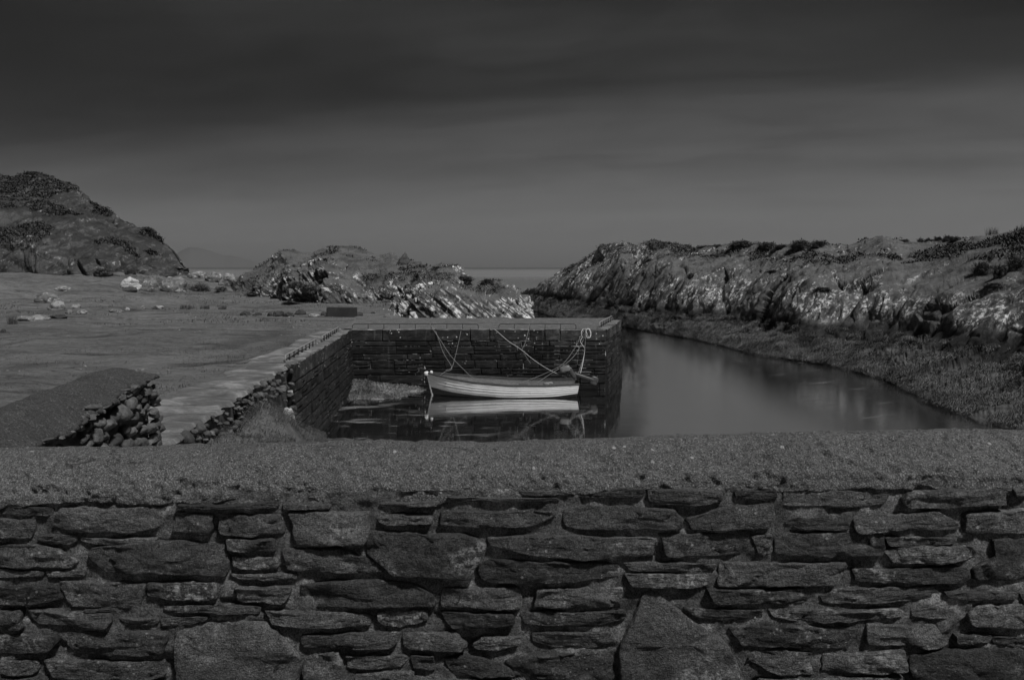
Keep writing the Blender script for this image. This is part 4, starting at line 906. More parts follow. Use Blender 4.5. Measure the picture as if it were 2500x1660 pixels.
# ================================================================== BOAT
boat = thing('rowing_boat', (-0.3, 24.95, 0.0), 'white clinker rowing boat moored alongside the quay', 'boat')
L0, L1 = 1.97, -2.50
def hull(t, s):
    """t 0 stern .. 1 bow, s 0 keel .. 1 gunwale; returns x, half breadth, z"""
    t = np.asarray(t, float); s = np.asarray(s, float)
    sheer = np.interp(t, [0, .2, .45, .7, .85, 1.0], [0.40, 0.375, 0.39, 0.47, 0.555, 0.67])
    keel = np.interp(t, [0, .15, .5, .85, 1.0], [-0.10, -0.20, -0.22, -0.19, -0.10])
    beam = 0.80 * np.interp(t, [0, .12, .25, .4, .55, .7, .8, .88, .94, .98, 1.0], [0.68, .82, .93, 1.0, .985, .86, .70, .50, .29, .12, .035])
    fine = np.interp(t, [0, .3, .7, 1.0], [0.55, 0.42, 0.62, 1.15])
    th = s * math.pi / 2
    hb = beam * np.sin(th) ** fine
    z = keel + (sheer - keel) * (1 - np.cos(th)) ** np.interp(t, [0, .5, 1], [0.85, 0.95, 0.80])
    x = L0 + (L1 - L0) * t - 0.20 * sstep(t, 0.82, 1.0) * (s - 0.6) + 0.10 * sstep(-t, -0.12, 0) * (s - 0.5)
    return x, hb, z
tt = 1 - (1 - np.linspace(0, 1, 46)) ** 1.25; edges = [0.0, 0.20, 0.36, 0.49, 0.60, 0.70, 0.79, 0.87, 0.94, 1.0]
for side_ in (-1, 1):
    for k in range(len(edges) - 1):
        e0, e1_ = max(0, edges[k] - 0.022), edges[k + 1]
        ss = np.linspace(e0, e1_, 5)
        T, SS = np.meshgrid(tt, ss, indexing='ij')
        x, hb, z = hull(T, SS)
        proud = 0.018 * (1 - (SS - e0) / (e1_ - e0)) + 0.002
        y = 24.95 + side_ * (hb + proud)
        P = np.stack([x, y, z], -1); Pin = P.copy(); Pin[..., 1] -= side_ * 0.015
        V = np.concatenate([P.reshape(-1, 3), Pin.reshape(-1, 3)]); nu, nv = P.shape[:2]; f = gridF(nu, nv); off = nu * nv
        rim = [(i * nv, (i + 1) * nv, (i + 1) * nv + off, i * nv + off) for i in range(nu - 1)] + [((i + 1) * nv - 1 + off, (i + 2) * nv - 1 + off, (i + 2) * nv - 1, (i + 1) * nv - 1) for i in range(nu - 1)]
        obj('plank', V, [tuple(q) for q in f] + [tuple(q[::-1] + off) for q in f] + rim, 'hull_dark' if k < 4 else 'hull_white', boat)
for side_ in (-1, 1):                                                       # gunwale: dark rubbing strake
    x, hb, z = hull(tt, np.ones_like(tt)); P = np.stack([x, 24.95 + side_ * (hb + 0.012), z + 0.010], -1)
    V, Fc = tube(P, 0.030, 8); V[:, 2] += 0.0
    obj('gunwale', V, Fc, 'boat_wood', boat)
    x, hb, z = hull(tt, np.full_like(tt, 0.97)); P = np.stack([x, 24.95 + side_ * np.maximum(hb - 0.018, 0.0), z], -1)
    obj('inwale', *tube(P, 0.02, 6), 'boat_wood', boat)
ins = []
for side_ in (-1, 1):                                                       # dark lining inside
    T, SS = np.meshgrid(tt, np.linspace(0.02, 0.98, 14), indexing='ij'); x, hb, z = hull(T, SS)
    P = np.stack([x, 24.95 + side_ * np.maximum(hb - 0.030, 0), z + 0.012], -1); ins.append((P.reshape(-1, 3), gridF(*P.shape[:2])))
obj('lining', *join(ins), 'boat_inside', boat)
ss = np.linspace(0, 1, 14); x, hb, z = hull(np.zeros(14), ss)
V = np.concatenate([np.stack([x + 0.01, 24.95 + hb, z], -1), np.stack([x + 0.01, 24.95 - hb, z], -1)]); V2 = V.copy(); V2[:, 0] -= 0.03
Fc = [(i, i + 1, 15 + i, 14 + i) for i in range(13)]
Fc += [tuple(28 + q for q in f[::-1]) for f in Fc]
obj('transom', np.vstack([V, V2]), Fc, 'boat_wood', boat)
sx, _, sz = hull(np.ones(12), np.linspace(0, 1, 12))
pts = np.stack([sx - 0.01, 0 * sx + 24.95, sz], -1); pts = np.vstack([pts, pts[-1] + [-0.03, 0, 0.05]])
obj('stem', *tube(pts, 0.035, 8), 'hull_white', boat)
V, Fc = ico(2); V = V * np.array([0.085, 0.075, 0.070]) + np.array([-2.62, 24.93, 0.665]); obj('bow_fender', V, Fc, 'white_board', boat)
V, Fc = ico(2); V = V * np.array([0.05, 0.05, 0.06]) + np.array([-2.47, 24.90, 0.70]); obj('stem_head', V, Fc, 'white_board', boat)
for t_, zz_ in ((0.10, 0.20), (0.36, 0.20), (0.60, 0.24), (0.86, 0.40)):
    x, hb, z = hull(t_, 0.8); V, Fc = boxVF(x - 0.13, x + 0.13, 24.95 - hb + .03, 24.95 + hb - .03, zz_, zz_ + 0.03); obj('thwart', V, Fc, 'boat_wood', boat, smooth=False)
for yy in (-0.27, -0.09, 0.09, 0.27):
    V, Fc = boxVF(-1.7, 1.6, 24.95 + yy - .08, 24.95 + yy + .08, -0.08, -0.06); obj('floor_board', V, Fc, 'boat_inside', boat, smooth=False)
V, Fc = tube(smooth_path([(-1.5, 24.6, .33), (-1.3, 24.85, .36), (-1.15, 24.7, .34), (-1.35, 24.55, .35), (-1.1, 24.9, .33), (-0.9, 24.8, .30)], 8), 0.022, 6); obj('rope_bundle', V, Fc, 'rope', boat)
for dx_ in (0, 0.12):
    V, Fc = ico(2); V = V * np.array([0.10, 0.06, 0.06]) + np.array([1.05 + dx_, 24.75 + dx_, 0.36]); obj('fender', V, Fc, 'rope', boat)
# outboard tilted up over the stern
mot = bpy.data.objects.new('outboard_motor', None); COL.objects.link(mot); mot.parent = boat; mot.location = Vector((1.95, 24.95, 0.45)) - wloc(boat)
def rbox(c, s, ang, name, mat):
    V, Fc = ico(3); V = np.sign(V) * np.abs(V) ** 0.5 * np.array(s); a = R(ang)
    V = np.stack([V[:, 0] * math.cos(a) - V[:, 2] * math.sin(a), V[:, 1], V[:, 0] * math.sin(a) + V[:, 2] * math.cos(a)], -1) + np.array(c)
    obj(name, V, Fc, mat, mot)
rbox((1.62, 24.95, 0.80), (0.17, 0.12, 0.10), 14, 'cowl', 'motor_pale')
rbox((1.84, 24.95, 0.68), (0.07, 0.08, 0.20), 30, 'bracket', 'motor')
rbox((2.20, 24.95, 0.56), (0.36, 0.055, 0.045), -18, 'leg', 'motor')
rbox((2.52, 24.95, 0.44), (0.12, 0.035, 0.13), -18, 'skeg', 'motor')
V, Fc = boxVF(1.20, 1.66, 24.93, 24.96, 0.60, 0.63); obj('tiller', V, Fc, 'motor', mot, smooth=False)
pr = []
for k in range(3):
    a = k * 2.094; V, Fc = ico(1); V = V * np.array([0.012, 0.035, 0.075]) + np.array([0, 0, 0.08])
    V = np.stack([V[:, 0], V[:, 1] * math.cos(a) - V[:, 2] * math.sin(a), V[:, 1] * math.sin(a) + V[:, 2] * math.cos(a)], -1) + np.array([2.62, 24.95, 0.46]); pr.append((V, Fc))
obj('propeller', *join(pr), 'motor', mot)
# ---- mooring ropes
def rope(ctrl, label, mat='rope', r=0.0075):
    P = smooth_path(ctrl, 12); o = obj('mooring_rope', *tube(P, r, 6), mat); tag(o, label, 'rope', 'mooring ropes')
def at(px, py, D): return atD(np.array(float(px)), np.array(float(py)), D)
rope([at(1050, 790, 26.22), at(1056, 802, 25.95), at(1075, 830, 25.7), at(1100, 868, 25.4), at(1130, 900, 25.2), at(1155, 922, 25.05), at(1185, 930, 24.9), at(1240, 940, 24.75)], 'long rope from the left quay rail down into the middle of the boat')
rope([at(1054, 797, 26.2), at(1066, 815, 25.95), at(1082, 860, 25.8), at(1103, 898, 25.6), at(1086, 908, 25.3), at(1070, 920, 24.97)], 'rope from the left quay rail to the bow')
rope([at(1127, 800, 26.2), at(1124, 815, 25.95), at(1112, 868, 25.8), at(1103, 897, 25.6), at(1088, 904, 25.45)], 'short steep rope from the quay edge tied into the bow line')
rope([at(1200, 802, 26.2), at(1210, 806, 25.95), at(1240, 832, 25.75), at(1273, 854, 25.6), at(1305, 880, 25.45), at(1345, 905, 25.2), at(1385, 922, 25.0)], 'rope from the gap between the rails slanting to the stern', 'rope_pale')
rope([at(1293, 791, 26.22), at(1289, 812, 25.95), at(1281, 840, 25.75), at(1274, 853, 25.62)], 'short rope from the right quay rail tied to the slanting stern rope')
rope([at(1274, 854, 25.6), at(1285, 872, 25.6), at(1296, 888, 25.7)], 'loose tail end hanging from the rope knot above the boat')
rope([at(1428, 803, 26.1), at(1419, 818, 25.95), at(1402, 852, 25.75), at(1372, 890, 25.5), at(1330, 912, 25.2), at(1290, 928, 25.0), at(1268, 936, 24.85)], 'sagging rope from the quay corner to the middle of the boat')
rope([at(1430, 804, 26.1), at(1424, 830, 25.95), at(1404, 866, 25.7), at(1375, 893, 25.4), at(1345, 912, 25.1), at(1312, 934, 24.8)], 'lower sagging rope from the quay corner to the stern seat')
rope([at(1430, 802, 26.1), at(1429, 830, 25.94), at(1425, 870, 25.7), at(1412, 912, 25.1)], 'straight rope from the quay corner to the outboard')
o = obj('rope_coil', *tube(smooth_path([at(1424, 803, 26.1), at(1419, 812, 25.93), at(1421, 824, 25.92), at(1417, 834, 25.9), at(1426, 848, 25.88), at(1427, 858, 25.86), at(1423, 885, 25.7), at(1417, 911, 25.3)], 10), 0.010, 6), 'rope_pale'); tag(o, 'loose white rope end dangling beside the coil at the quay corner', 'rope', 'ropes at the quay corner')
lp = []
for k in range(2):
    a = np.linspace(-1.4, 4.4, 26); lp += [at(1436 + (7 - 1.5 * k) * math.cos(q) - 2 * math.sin(q) * .3, 814 - (12 - k) * math.sin(q), 25.90 - 0.02 * k) for q in a]
o = obj('rope_coil', *tube(np.array([at(1428, 802, 26.12)] + lp), 0.011, 6), 'rope_pale'); tag(o, 'white rope coil hung over the quay corner', 'rope', 'ropes at the quay corner')

# ================================================================== LOOSE THINGS ON THE TURF
def ground_hit(px, py):
    d = ray(float(px), float(py)); o = np.array([0, 0, CAMH])
    for D in np.arange(6.0, 75, 0.1):
        P = o + d * (D / d[1])
        if P[2] <= float(ground_z(P[0], P[1])): return P
    return o + d * (55 / d[1])
BM = {}
for mt in ('boulder_grey', 'boulder_dark', 'boulder_pale', 'boulder_white'):
    BM[mt] = []
    for k in range(4):
        V, Fc = ico(4); r_ = np.random.default_rng(70 + k)
        for _ in range(7):
            nrm = r_.normal(size=3); nrm /= np.linalg.norm(nrm); dd = r_.uniform(0.72, 0.95)
            V = V - np.clip(V @ nrm - dd, 0, None)[:, None] * nrm[None, :] * 0.8
        V = V * (1 + 0.20 * fbm(V * 1.6 + k * 5, 4) + 0.06 * fbm(V * 6 + k, 3))[:, None]
        me = mesh_of('boulder', V, Fc); me.materials.append(MATS[mt]); BM[mt].append(me)
BM['boulder_dark'] = BM['boulder_dark'][:4]
def boulder(px, pyb, wpx, hpx, mat, label, k=0, name='boulder', depth=0.8, rot=None, D=None, grp=None):
    P = ground_hit(px, pyb) if D is None else at(px, pyb, D)
    sc = P[1] / F; rx = wpx * sc / 2; rz = hpx * sc / 2
    o = place(name, BM[mat][k if k == 4 else k % 4], (P[0], P[1] + rx * 0.5, P[2] + rz * 0.42), (random.uniform(-.15, .15), random.uniform(-.12, .12), random.uniform(-.5, .5) if rot is None else rot), (rx * 1.08, max(rx * depth, rz), rz * 1.22))
    tag(o, label, 'rock', grp); return o
boulder(314, 706, 42, 34, 'boulder_white', 'white rounded boulder at the foot of the left hill', 1, rot=0.2)
boulder(310, 712, 44, 14, 'boulder_dark', 'dark flat rock added as the shade under the white boulder', 2)  # low dark rock added in place of the boulder's shadow
boulder(364, 712, 44, 42, 'boulder_grey', 'grey slab rock just right of the white boulder', 3)
boulder(414, 712, 66, 44, 'boulder_grey', 'larger overhanging rock to the right of the grey slab', 0)
boulder(437, 714, 24, 10, 'boulder_pale', 'small white stone in front of the overhanging rock', 2)
boulder(480, 680, 48, 24, 'boulder_grey', 'leftmost of the low rocks in the gap between hill and mound', 1)
boulder(520, 686, 44, 26, 'boulder_grey', 'middle of the low rocks in the gap between hill and mound', 2)
boulder(553, 698, 48, 36, 'boulder_pale', 'rightmost pale rounded rock in the gap between hill and mound', 3)
boulder(108, 740, 52, 30, 'boulder_grey', 'grey outcrop in the turf below the left hill', 1)
boulder(132, 757, 36, 32, 'boulder_pale', 'pale sloping rock against the grey outcrop at left', 2)
boulder(150, 709, 44, 12, 'boulder_pale', 'flat white slab at the grass edge under the hill', 3)
boulder(181, 753, 24, 12, 'boulder_pale', 'upper stone of the small pale cluster left of the open turf', 0)
boulder(197, 765, 24, 10, 'boulder_pale', 'lower stone of the small pale cluster left of the open turf', 1)
boulder(166, 766, 20, 13, 'boulder_grey', 'grey stone at the left of the small pale cluster', 2)
boulder(52, 784, 54, 14, 'boulder_grey', 'long flat slab near the left picture edge', 3)
boulder(92, 780, 50, 12, 'boulder_pale', 'pale flat slab to the right of the long slab', 0)
boulder(136, 778, 44, 12, 'boulder_dark', 'dark low rock ending the row of flat slabs', 1)
boulder(279, 762, 28, 10, 'boulder_grey', 'low speckled stone alone on the turf', 1)
boulder(308, 758, 14, 9, 'boulder_pale', 'tiny pale stone next to the speckled stone', 2)
boulder(348, 754, 12, 9, 'boulder_pale', 'tiny pale stone left of the half-buried pair', 3)
boulder(381, 755, 28, 10, 'boulder_pale', 'half-buried pale stone in the middle of the turf', 0)
boulder(597, 770, 24, 12, 'boulder_dark', 'grey hump left of the row of dark rocks', 1)
boulder(626, 770, 26, 8, 'boulder_dark', 'flat dark stone with a white tip beside the grey hump', 2)
boulder(658, 773, 13, 13, 'boulder_dark', 'small black stone starting the row of dark rocks', 3)
boulder(678, 773, 26, 17, 'boulder_dark', 'second dark rock in the row left of the concrete block', 0)
boulder(703, 774, 28, 14, 'boulder_dark', 'third dark rock in the row left of the concrete block', 1)
boulder(731, 770, 26, 17, 'boulder_dark', 'largest rock in the row left of the concrete block', 2)
boulder(709, 776, 15, 4, 'boulder_pale', 'thin white stone in front of the row of dark rocks', 3)
boulder(765, 773, 27, 8, 'boulder_pale', 'flat white stone between the dark row and the concrete block', 0)
boulder(790, 770, 14, 12, 'boulder_dark', 'dark stone behind the left end of the concrete block', 1)
boulder(873, 771, 26, 11, 'boulder_dark', 'dark stone behind the right end of the concrete block', 2)
boulder(911, 766, 12, 6, 'boulder_dark', 'tiny dark stone on the slope right of the concrete block', 3)
boulder(944, 775, 16, 11, 'boulder_grey', 'squarish grey stone near the strata rock', 0)
boulder(941, 738, 20, 8, 'boulder_dark', 'flat stone standing in for a dark ring on the grass saddle between the outcrops', 1)  # stone stands in for an unidentified dark ring
tw = BM['boulder_dark'][1].copy(); tw.name = 'tower_rock'; tv = np.array([v.co[:] for v in tw.vertices]); tv[:, :2] *= (0.95 - 0.55 * np.clip(tv[:, 2:3], -1, 1)); tv[:, 0] += 0.12 * np.round(tv[:, 2] * 2); tw.vertices.foreach_set('co', tv.astype(np.float32).ravel()); BM['boulder_dark'].append(tw)
boulder(985, 643, 24, 32, 'boulder_dark', 'dark pointed rock standing on the mound skyline', 4, rot=0.0, D=46.5, depth=0.6)
boulder(6, 812, 15, 11, 'boulder_dark', 'small dark stone at the left picture edge', 3)
boulder(838, 1092, 78, 22, 'boulder_dark', 'weed-covered hump breaking the water below the harbour wall', 1, D=17.0)
boulder(520, 957, 20, 8, 'boulder_dark', 'dark clod at the grass edge of the concrete strip', 0)
boulder(595, 1098, 10, 9, 'boulder_pale', 'bright white stone on the grassy bank', 1, D=11.0)
boulder(628, 912, 12, 3, 'boulder_pale', 'small white flat stone on the concrete strip', 2)
boulder(752, 1096, 84, 60, 'boulder_dark', 'dark wet rock against the foot of the harbour wall', 1, D=15.2, depth=0.9)
boulder(700, 1034, 30, 46, 'boulder_white', 'pale bare rock edge on the right side of the bank', 3, D=12.95, depth=0.5)
# white board on the strata rock
P = at(1018, 731, 32.2); u = np.array([1, 0.25, 0.3]); u /= np.linalg.norm(u); v_ = np.array([-0.2, -0.2, 1.0]); v_ -= u * (v_ @ u); v_ /= np.linalg.norm(v_); nn_ = np.cross(u, v_)
V = np.array([P + sx_ * u * 0.08 + sz_ * v_ * 0.085 + sn * nn_ * 0.02 for sx_ in (-1, 1) for sz_ in (-1, 1) for sn in (-1, 1)])
tag(obj('plaque', V, boxVF(0, 1, 0, 1, 0, 1)[1], 'white_board', smooth=False), 'small white square slab on the left edge of the strata rock', 'plaque')
# concrete block
P = ground_hit(831, 775); import bmesh
bm = bmesh.new(); bmesh.ops.create_cube(bm, size=1.0); bmesh.ops.scale(bm, vec=(68 * P[1] / F, 0.55, 0.37 + 0.12), verts=bm.verts)
bmesh.ops.bevel(bm, geom=bm.edges[:], offset=0.018, segments=2, affect='EDGES'); bmesh.ops.subdivide_edges(bm, edges=bm.edges[:], cuts=2, use_grid_fill=True)
for v in bm.verts: v.co += Vector(np.array([1, 1, 1.0]) * 0.008 * float(fbm(np.array(v.co[:]) * 6, 3)))
me = bpy.data.meshes.new('concrete_block'); bm.to_mesh(me); bm.free(); me.materials.append(MATS['concrete'])
o = place('concrete_block', me, (P[0], P[1] + 0.3, P[2] + 0.37 / 2 - 0.05), (0, 0, R(-4))); tag(o, 'dark rectangular concrete block on the turf behind the harbour wall', 'block')

# ================================================================== PLANTS
def blades(base, nrm, length, width, droop, seed, lean=0.5, bias=None):
    """many thin bent blades: base (n,3) -> vertices and quads+tip tris as tris"""
    r_ = np.random.default_rng(seed); n = len(base)
    a = r_.uniform(0, 2 * math.pi, n); dirh = np.stack([np.cos(a), np.sin(a), 0 * a], -1)
    if bias is not None: dirh = dirh * 0.6 + np.array(bias); a = np.arctan2(dirh[:, 1], dirh[:, 0])
    L = length * r_.uniform(0.5, 1.25, n); up = nrm * 1.0
    d = up + dirh * lean * r_.uniform(0.2, 1, n)[:, None]; d /= np.linalg.norm(d, axis=1, keepdims=True)
    sidev = np.stack([-np.sin(a), np.cos(a), 0 * a], -1)
    wdt = width * r_.uniform(0.6, 1.3, n)
    m = base + d * (L * 0.55)[:, None]; d2 = d + dirh * droop + np.array([0, 0, -droop * 0.8]); d2 /= np.linalg.norm(d2, axis=1, keepdims=True)
    tip = m + d2 * (L * 0.45)[:, None]
    V = np.stack([base - sidev * wdt[:, None] / 2, base + sidev * wdt[:, None] / 2, m + sidev * wdt[:, None] * 0.4, m - sidev * wdt[:, None] * 0.4, tip], 1).reshape(-1, 3)
    k = np.arange(n)[:, None] * 5
    T = np.concatenate([k + [0, 1, 2], k + [0, 2, 3], k + [3, 2, 4]], 0)
    return V, T
UP = np.array([0, 0, 1.0])
# short turf blades, denser near the walls and the strip
n = 90000; yy = 5.5 + 26 * rng.random(n) ** 1.5; xx = xr(yy) - 0.3 - 22 * rng.random(n) ** 1.7 * (yy / 26)
keep = fbm(np.stack([xx * 0.8, yy * 0.8, 0 * xx], -1), 3) > -0.55
xx, yy = xx[keep], yy[keep]; clump = 1 + 1.2 * np.clip(fbm(np.stack([xx * 0.9, yy * 0.9, 0 * xx + 4], -1), 3), 0, 1)
base = np.stack([xx, yy, ground_z(xx, yy) - 0.01], -1); onpath = xx > Xwall(np.minimum(yy, 26)) - np.interp(yy, [5, 9, 12, 16, 19, 25.7], [1.15, 1.1, 1.3, 0.9, 0.75, 0.7]) - 0.05
base = base[~onpath]; clump = clump[~onpath]
V, T = blades(base, np.repeat(UP[None], len(base), 0), 0.042 * clump, 0.006, 0.6, 5, 0.9)
tag(obj('grass', V, T, 'blade', origin=(0, 0, 0)), 'short turf growing on the flat ground beside the harbour wall', 'grass', kind='stuff')
n = 26000; yy = 28 + 26 * rng.random(n); xx = -5.8 - 30 * rng.random(n) ** 1.2
pp = np.stack([xx, yy, 0 * xx], -1); cl2 = fbm(pp * np.array([0.35, 0.7, 1]) + 12, 3); kp = cl2 > 0.12; xx, yy, cl2 = xx[kp], yy[kp], cl2[kp]
base = np.stack([xx, yy, ground_z(xx, yy) - 0.01], -1)
V, T = blades(base, np.repeat(UP[None], len(base), 0), 0.05 + 0.16 * np.clip(cl2, 0, 1), 0.02, 0.8, 15, 1.0)
tag(obj('rough_grass', V, T, 'blade', origin=(0, 0, 0)), 'rough grass tufts on the far turf below the hill', 'grass', kind='stuff')
# gravel on the bare ground
n = 2600; yy = 7 + 40 * rng.random(n) ** 1.3; xx = xr(np.minimum(yy, 26.0)) - 0.2 - 24 * rng.random(n) ** 1.6 * (yy / 26)
gk = fbm(np.stack([xx * 0.4, yy * 0.4, 0 * xx + 2], -1), 3) > 0.05; xx, yy = xx[gk], yy[gk]; n = len(xx)
oc = np.array([(1, 0, 0), (-1, 0, 0), (0, 1, 0), (0, -1, 0), (0, 0, 1), (0, 0, -1)], float); of = np.array([(0, 2, 4), (2, 1, 4), (1, 3, 4), (3, 0, 4), (2, 0, 5), (1, 2, 5), (3, 1, 5), (0, 3, 5)])
sz = rng.uniform(0.012, 0.05, (n, 1, 1)) * rng.uniform(0.6, 1.4, (n, 6, 3)) * np.array([1, 1, 0.6])
GV = oc[None] * sz + np.stack([xx, yy, ground_z(xx, yy)], -1)[:, None, :]; GT = (np.arange(n)[:, None, None] * 6 + of[None]).reshape(-1, 3)
tag(obj('gravel', GV.reshape(-1, 3), GT, 'boulder_grey', origin=(0, 0, 0), smooth=False), 'scattered small stones on the turf', 'gravel', kind='stuff')
# grass on the bank
gi = rng.integers(0, 190 * 64, 110000); gb = Bk.reshape(-1, 3)[gi] + rng.normal(0, 0.05, (110000, 3)) * [1, 1, 0.2]
ok = (gb[:, 2] > 0.55) & (fbm(gb * 1.5 + 8, 3) > -0.25); gb = gb[ok]; gb = gb[gb[:, 1] > 8]
V, T = blades(gb, np.repeat(np.array([[0.35, 0.0, 0.8]]), len(gb), 0), 0.13 * (1 + 0.9 * np.clip(fbm(gb * 2.2, 3), -.6, 1)), 0.006, 1.3, 6, 0.7, bias=(0.7, -0.3, 0))
tag(obj('bank_grass', V, T, 'blade', origin=(0, 0, 0)), 'long drooping grass on the bank below the rubble wall', 'grass', kind='stuff')
# seaweed: hanging fronds over the tide zone of the headland
Hf = H2[:830].reshape(-1, 3); Nf = np.repeat(np.array([[-0.55, -0.5, 0.55]]), len(Hf), 0)
zone = np.where((Hf[:, 2] > 0.02) & (Hf[:, 2] < 1.25) & (Hf[:, 1] < 80))[0]
area_w = Hf[zone, 1]                                         # columns spread with distance: sample evenly over ground
pick = rng.choice(zone, 95000, p=area_w / area_w.sum()); bb = Hf[pick] + rng.normal(0, 1, (95000, 3)) * [0.09, 0.09, 0.02]
keep = (fbm(bb * 0.9, 3) > -0.35) & ((bb[:, 2] < 0.85) | (fbm(bb * 2.1, 2) > 0.25)); bb = bb[keep]
V, T = blades(bb, np.repeat(np.array([[-0.35, -0.35, 0.75]]), len(bb), 0), 0.30, 0.013, 1.7, 8, 0.5, bias=(-0.8, -0.8, -0.2))
tag(obj('seaweed', V, T, 'weed', origin=(10, 40, 0)), 'dark seaweed hanging along the tide line of the headland', 'seaweed', kind='stuff')
# weed shoal in the quay corner
cxg = np.linspace(-5.1, -1.9, 90); cyg = np.linspace(20.6, 26.0, 110); QX, QY = np.meshgrid(cxg, cyg, indexing='ij')
dd = np.hypot((QX + 5.0) / 1.6, (QY - 25.9) / 1.35)
qz = 0.34 - 0.26 * dd + 0.10 * fbm(np.stack([QX * 1.3, QY * 2.4, 0 * QX], -1), 4) + 0.03 * fbm(np.stack([QX * 7, QY * 7, 0 * QX], -1), 3)
Q3 = np.stack([QX, QY, np.maximum(qz, -0.2)], -1)
shoal = thing('seaweed_shoal', (-4.4, 25, 0), 'mat of seaweed lying in the inner corner of the quay', 'seaweed'); 
obj('mat', Q3.reshape(-1, 3), gridF(90, 110), 'weed', shoal)
zi = np.where(Q3.reshape(-1, 3)[:, 2] > 0.0)[0]; pk = rng.choice(zi, 5000); b5 = Q3.reshape(-1, 3)[pk] + rng.normal(0, .02, (5000, 3)) * [1, 1, 0]
V, T = blades(b5, np.repeat(UP[None], 5000, 0), 0.12, 0.015, 1.8, 9, 1.2)
tag(obj('fronds', V, T, 'weed', shoal), kind='stuff')
# weed and dark cover on hill and headland tops
def cover(Pg, Ng, zmin, nzmin, count, size, seed, name, label, keepfn=None):
    P = Pg.reshape(-1, 3); Nn = Ng.reshape(-1, 3); r_ = np.random.default_rng(seed)
    nn2 = fbm(P * 0.55 + seed, 3)
    idx = np.where((P[:, 2] > zmin) & (Nn[:, 2] + 0.35 * nn2 > nzmin))[0]
    if keepfn is not None: idx = idx[keepfn(P[idx])]
    pk = r_.choice(idx, count); b = P[pk] + r_.normal(0, 0.10, (count, 3)) * [1, 1, 0.1]
    V, T = blades(b, np.repeat(UP[None], count, 0), size, size * 0.32, 0.6, seed, 1.3)
    tag(obj(name, V, T, 'heather', origin=(P[:, 0].mean(), P[:, 1].mean(), 0)), label, 'heather', kind='stuff')
cover(HL2[:, 40:150], normals(HL2)[:, 40:150] * np.sign(normals(HL2)[:, 40:150, 2:3]), 4.6, 0.58, 52000, 0.17, 31, 'heather', 'dark heather covering the top of the left hill', lambda P: fbm(P * 0.35, 3) + 0.16 * (P[:, 2] - 7.0) > -0.02)
cover(H2[60:, 120:205], normals(H2)[60:, 120:205] * np.sign(normals(H2)[60:, 120:205, 2:3]), 3.2, 0.72, 30000, 0.17, 32, 'heather', 'low heather scattered over the headland top', lambda P: fbm(P * 0.6 + 3, 3) > 0.05)
def upn(A): q_ = normals(A); return q_ * np.sign(q_[..., 2:3])
cover(RB[:, 20:130], upn(RB)[:, 20:130], 2.9, 0.70, 5000, 0.15, 33, 'heather', 'patches of heather on the broad mound', lambda P: fbm(P * 0.7 + 9, 3) > 0.15)
cover(RA[:, 20:140], upn(RA)[:, 20:140], 2.7, 0.62, 2600, 0.10, 34, 'heather', 'heather tufts on top of the strata rock', lambda P: fbm(P * 1.1 + 2, 3) > 0.15)
# heather bushes, one mesh of small leaves per kind, placed one by one
BUSH = []
for k in range(3):
    r_ = np.random.default_rng(200 + k); n = 2600
    v = r_.normal(size=(n, 3)); v /= np.linalg.norm(v, axis=1, keepdims=True); v[:, 2] = np.abs(v[:, 2])
    rad_ = (0.62 + 0.38 * r_.random(n)) * (1 + 0.55 * fbm(v * 2.4 + k * 7, 4)); b = v * rad_[:, None] * np.array([1.25, 1.0, 0.85])
    V, T = blades(b * 0.92, v, 0.20, 0.045, 0.3, 300 + k, 0.5)
    Vi, Fi = ico(3); Vi = Vi * (0.66 * (1 + 0.55 * fbm(Vi * 2.4 + k * 7, 4)))[:, None] * np.array([1.25, 1.0, 0.85]); Vi[:, 2] = np.maximum(Vi[:, 2], -0.25)
    me = mesh_of('heather_bush', np.vstack([V, Vi]), np.vstack([T, Fi + len(V)]), False); me.materials.append(MATS['heather']); BUSH.append(me)
HPX, HPY = proj(H2)
def on_head(px, py):
    d2 = (HPX - px) ** 2 + (HPY - py) ** 2 + (np.arange(H2.shape[1])[None, :] > 190) * 1e5; i = np.unravel_index(np.argmin(d2), d2.shape); return H2[i]
def bush(px, py, w_, h_, label, k, grp='heather bushes on the headland'):
    P = on_head(px, py); sc = P[1] / F
    o = place('heather_bush', BUSH[k % 3], (P[0], P[1] + 0.1, P[2] - 0.04), (0, 0, random.uniform(0, 6)), (w_ * sc / 2, w_ * sc / 2, h_ * sc * 0.95)); tag(o, label, 'bush', grp)
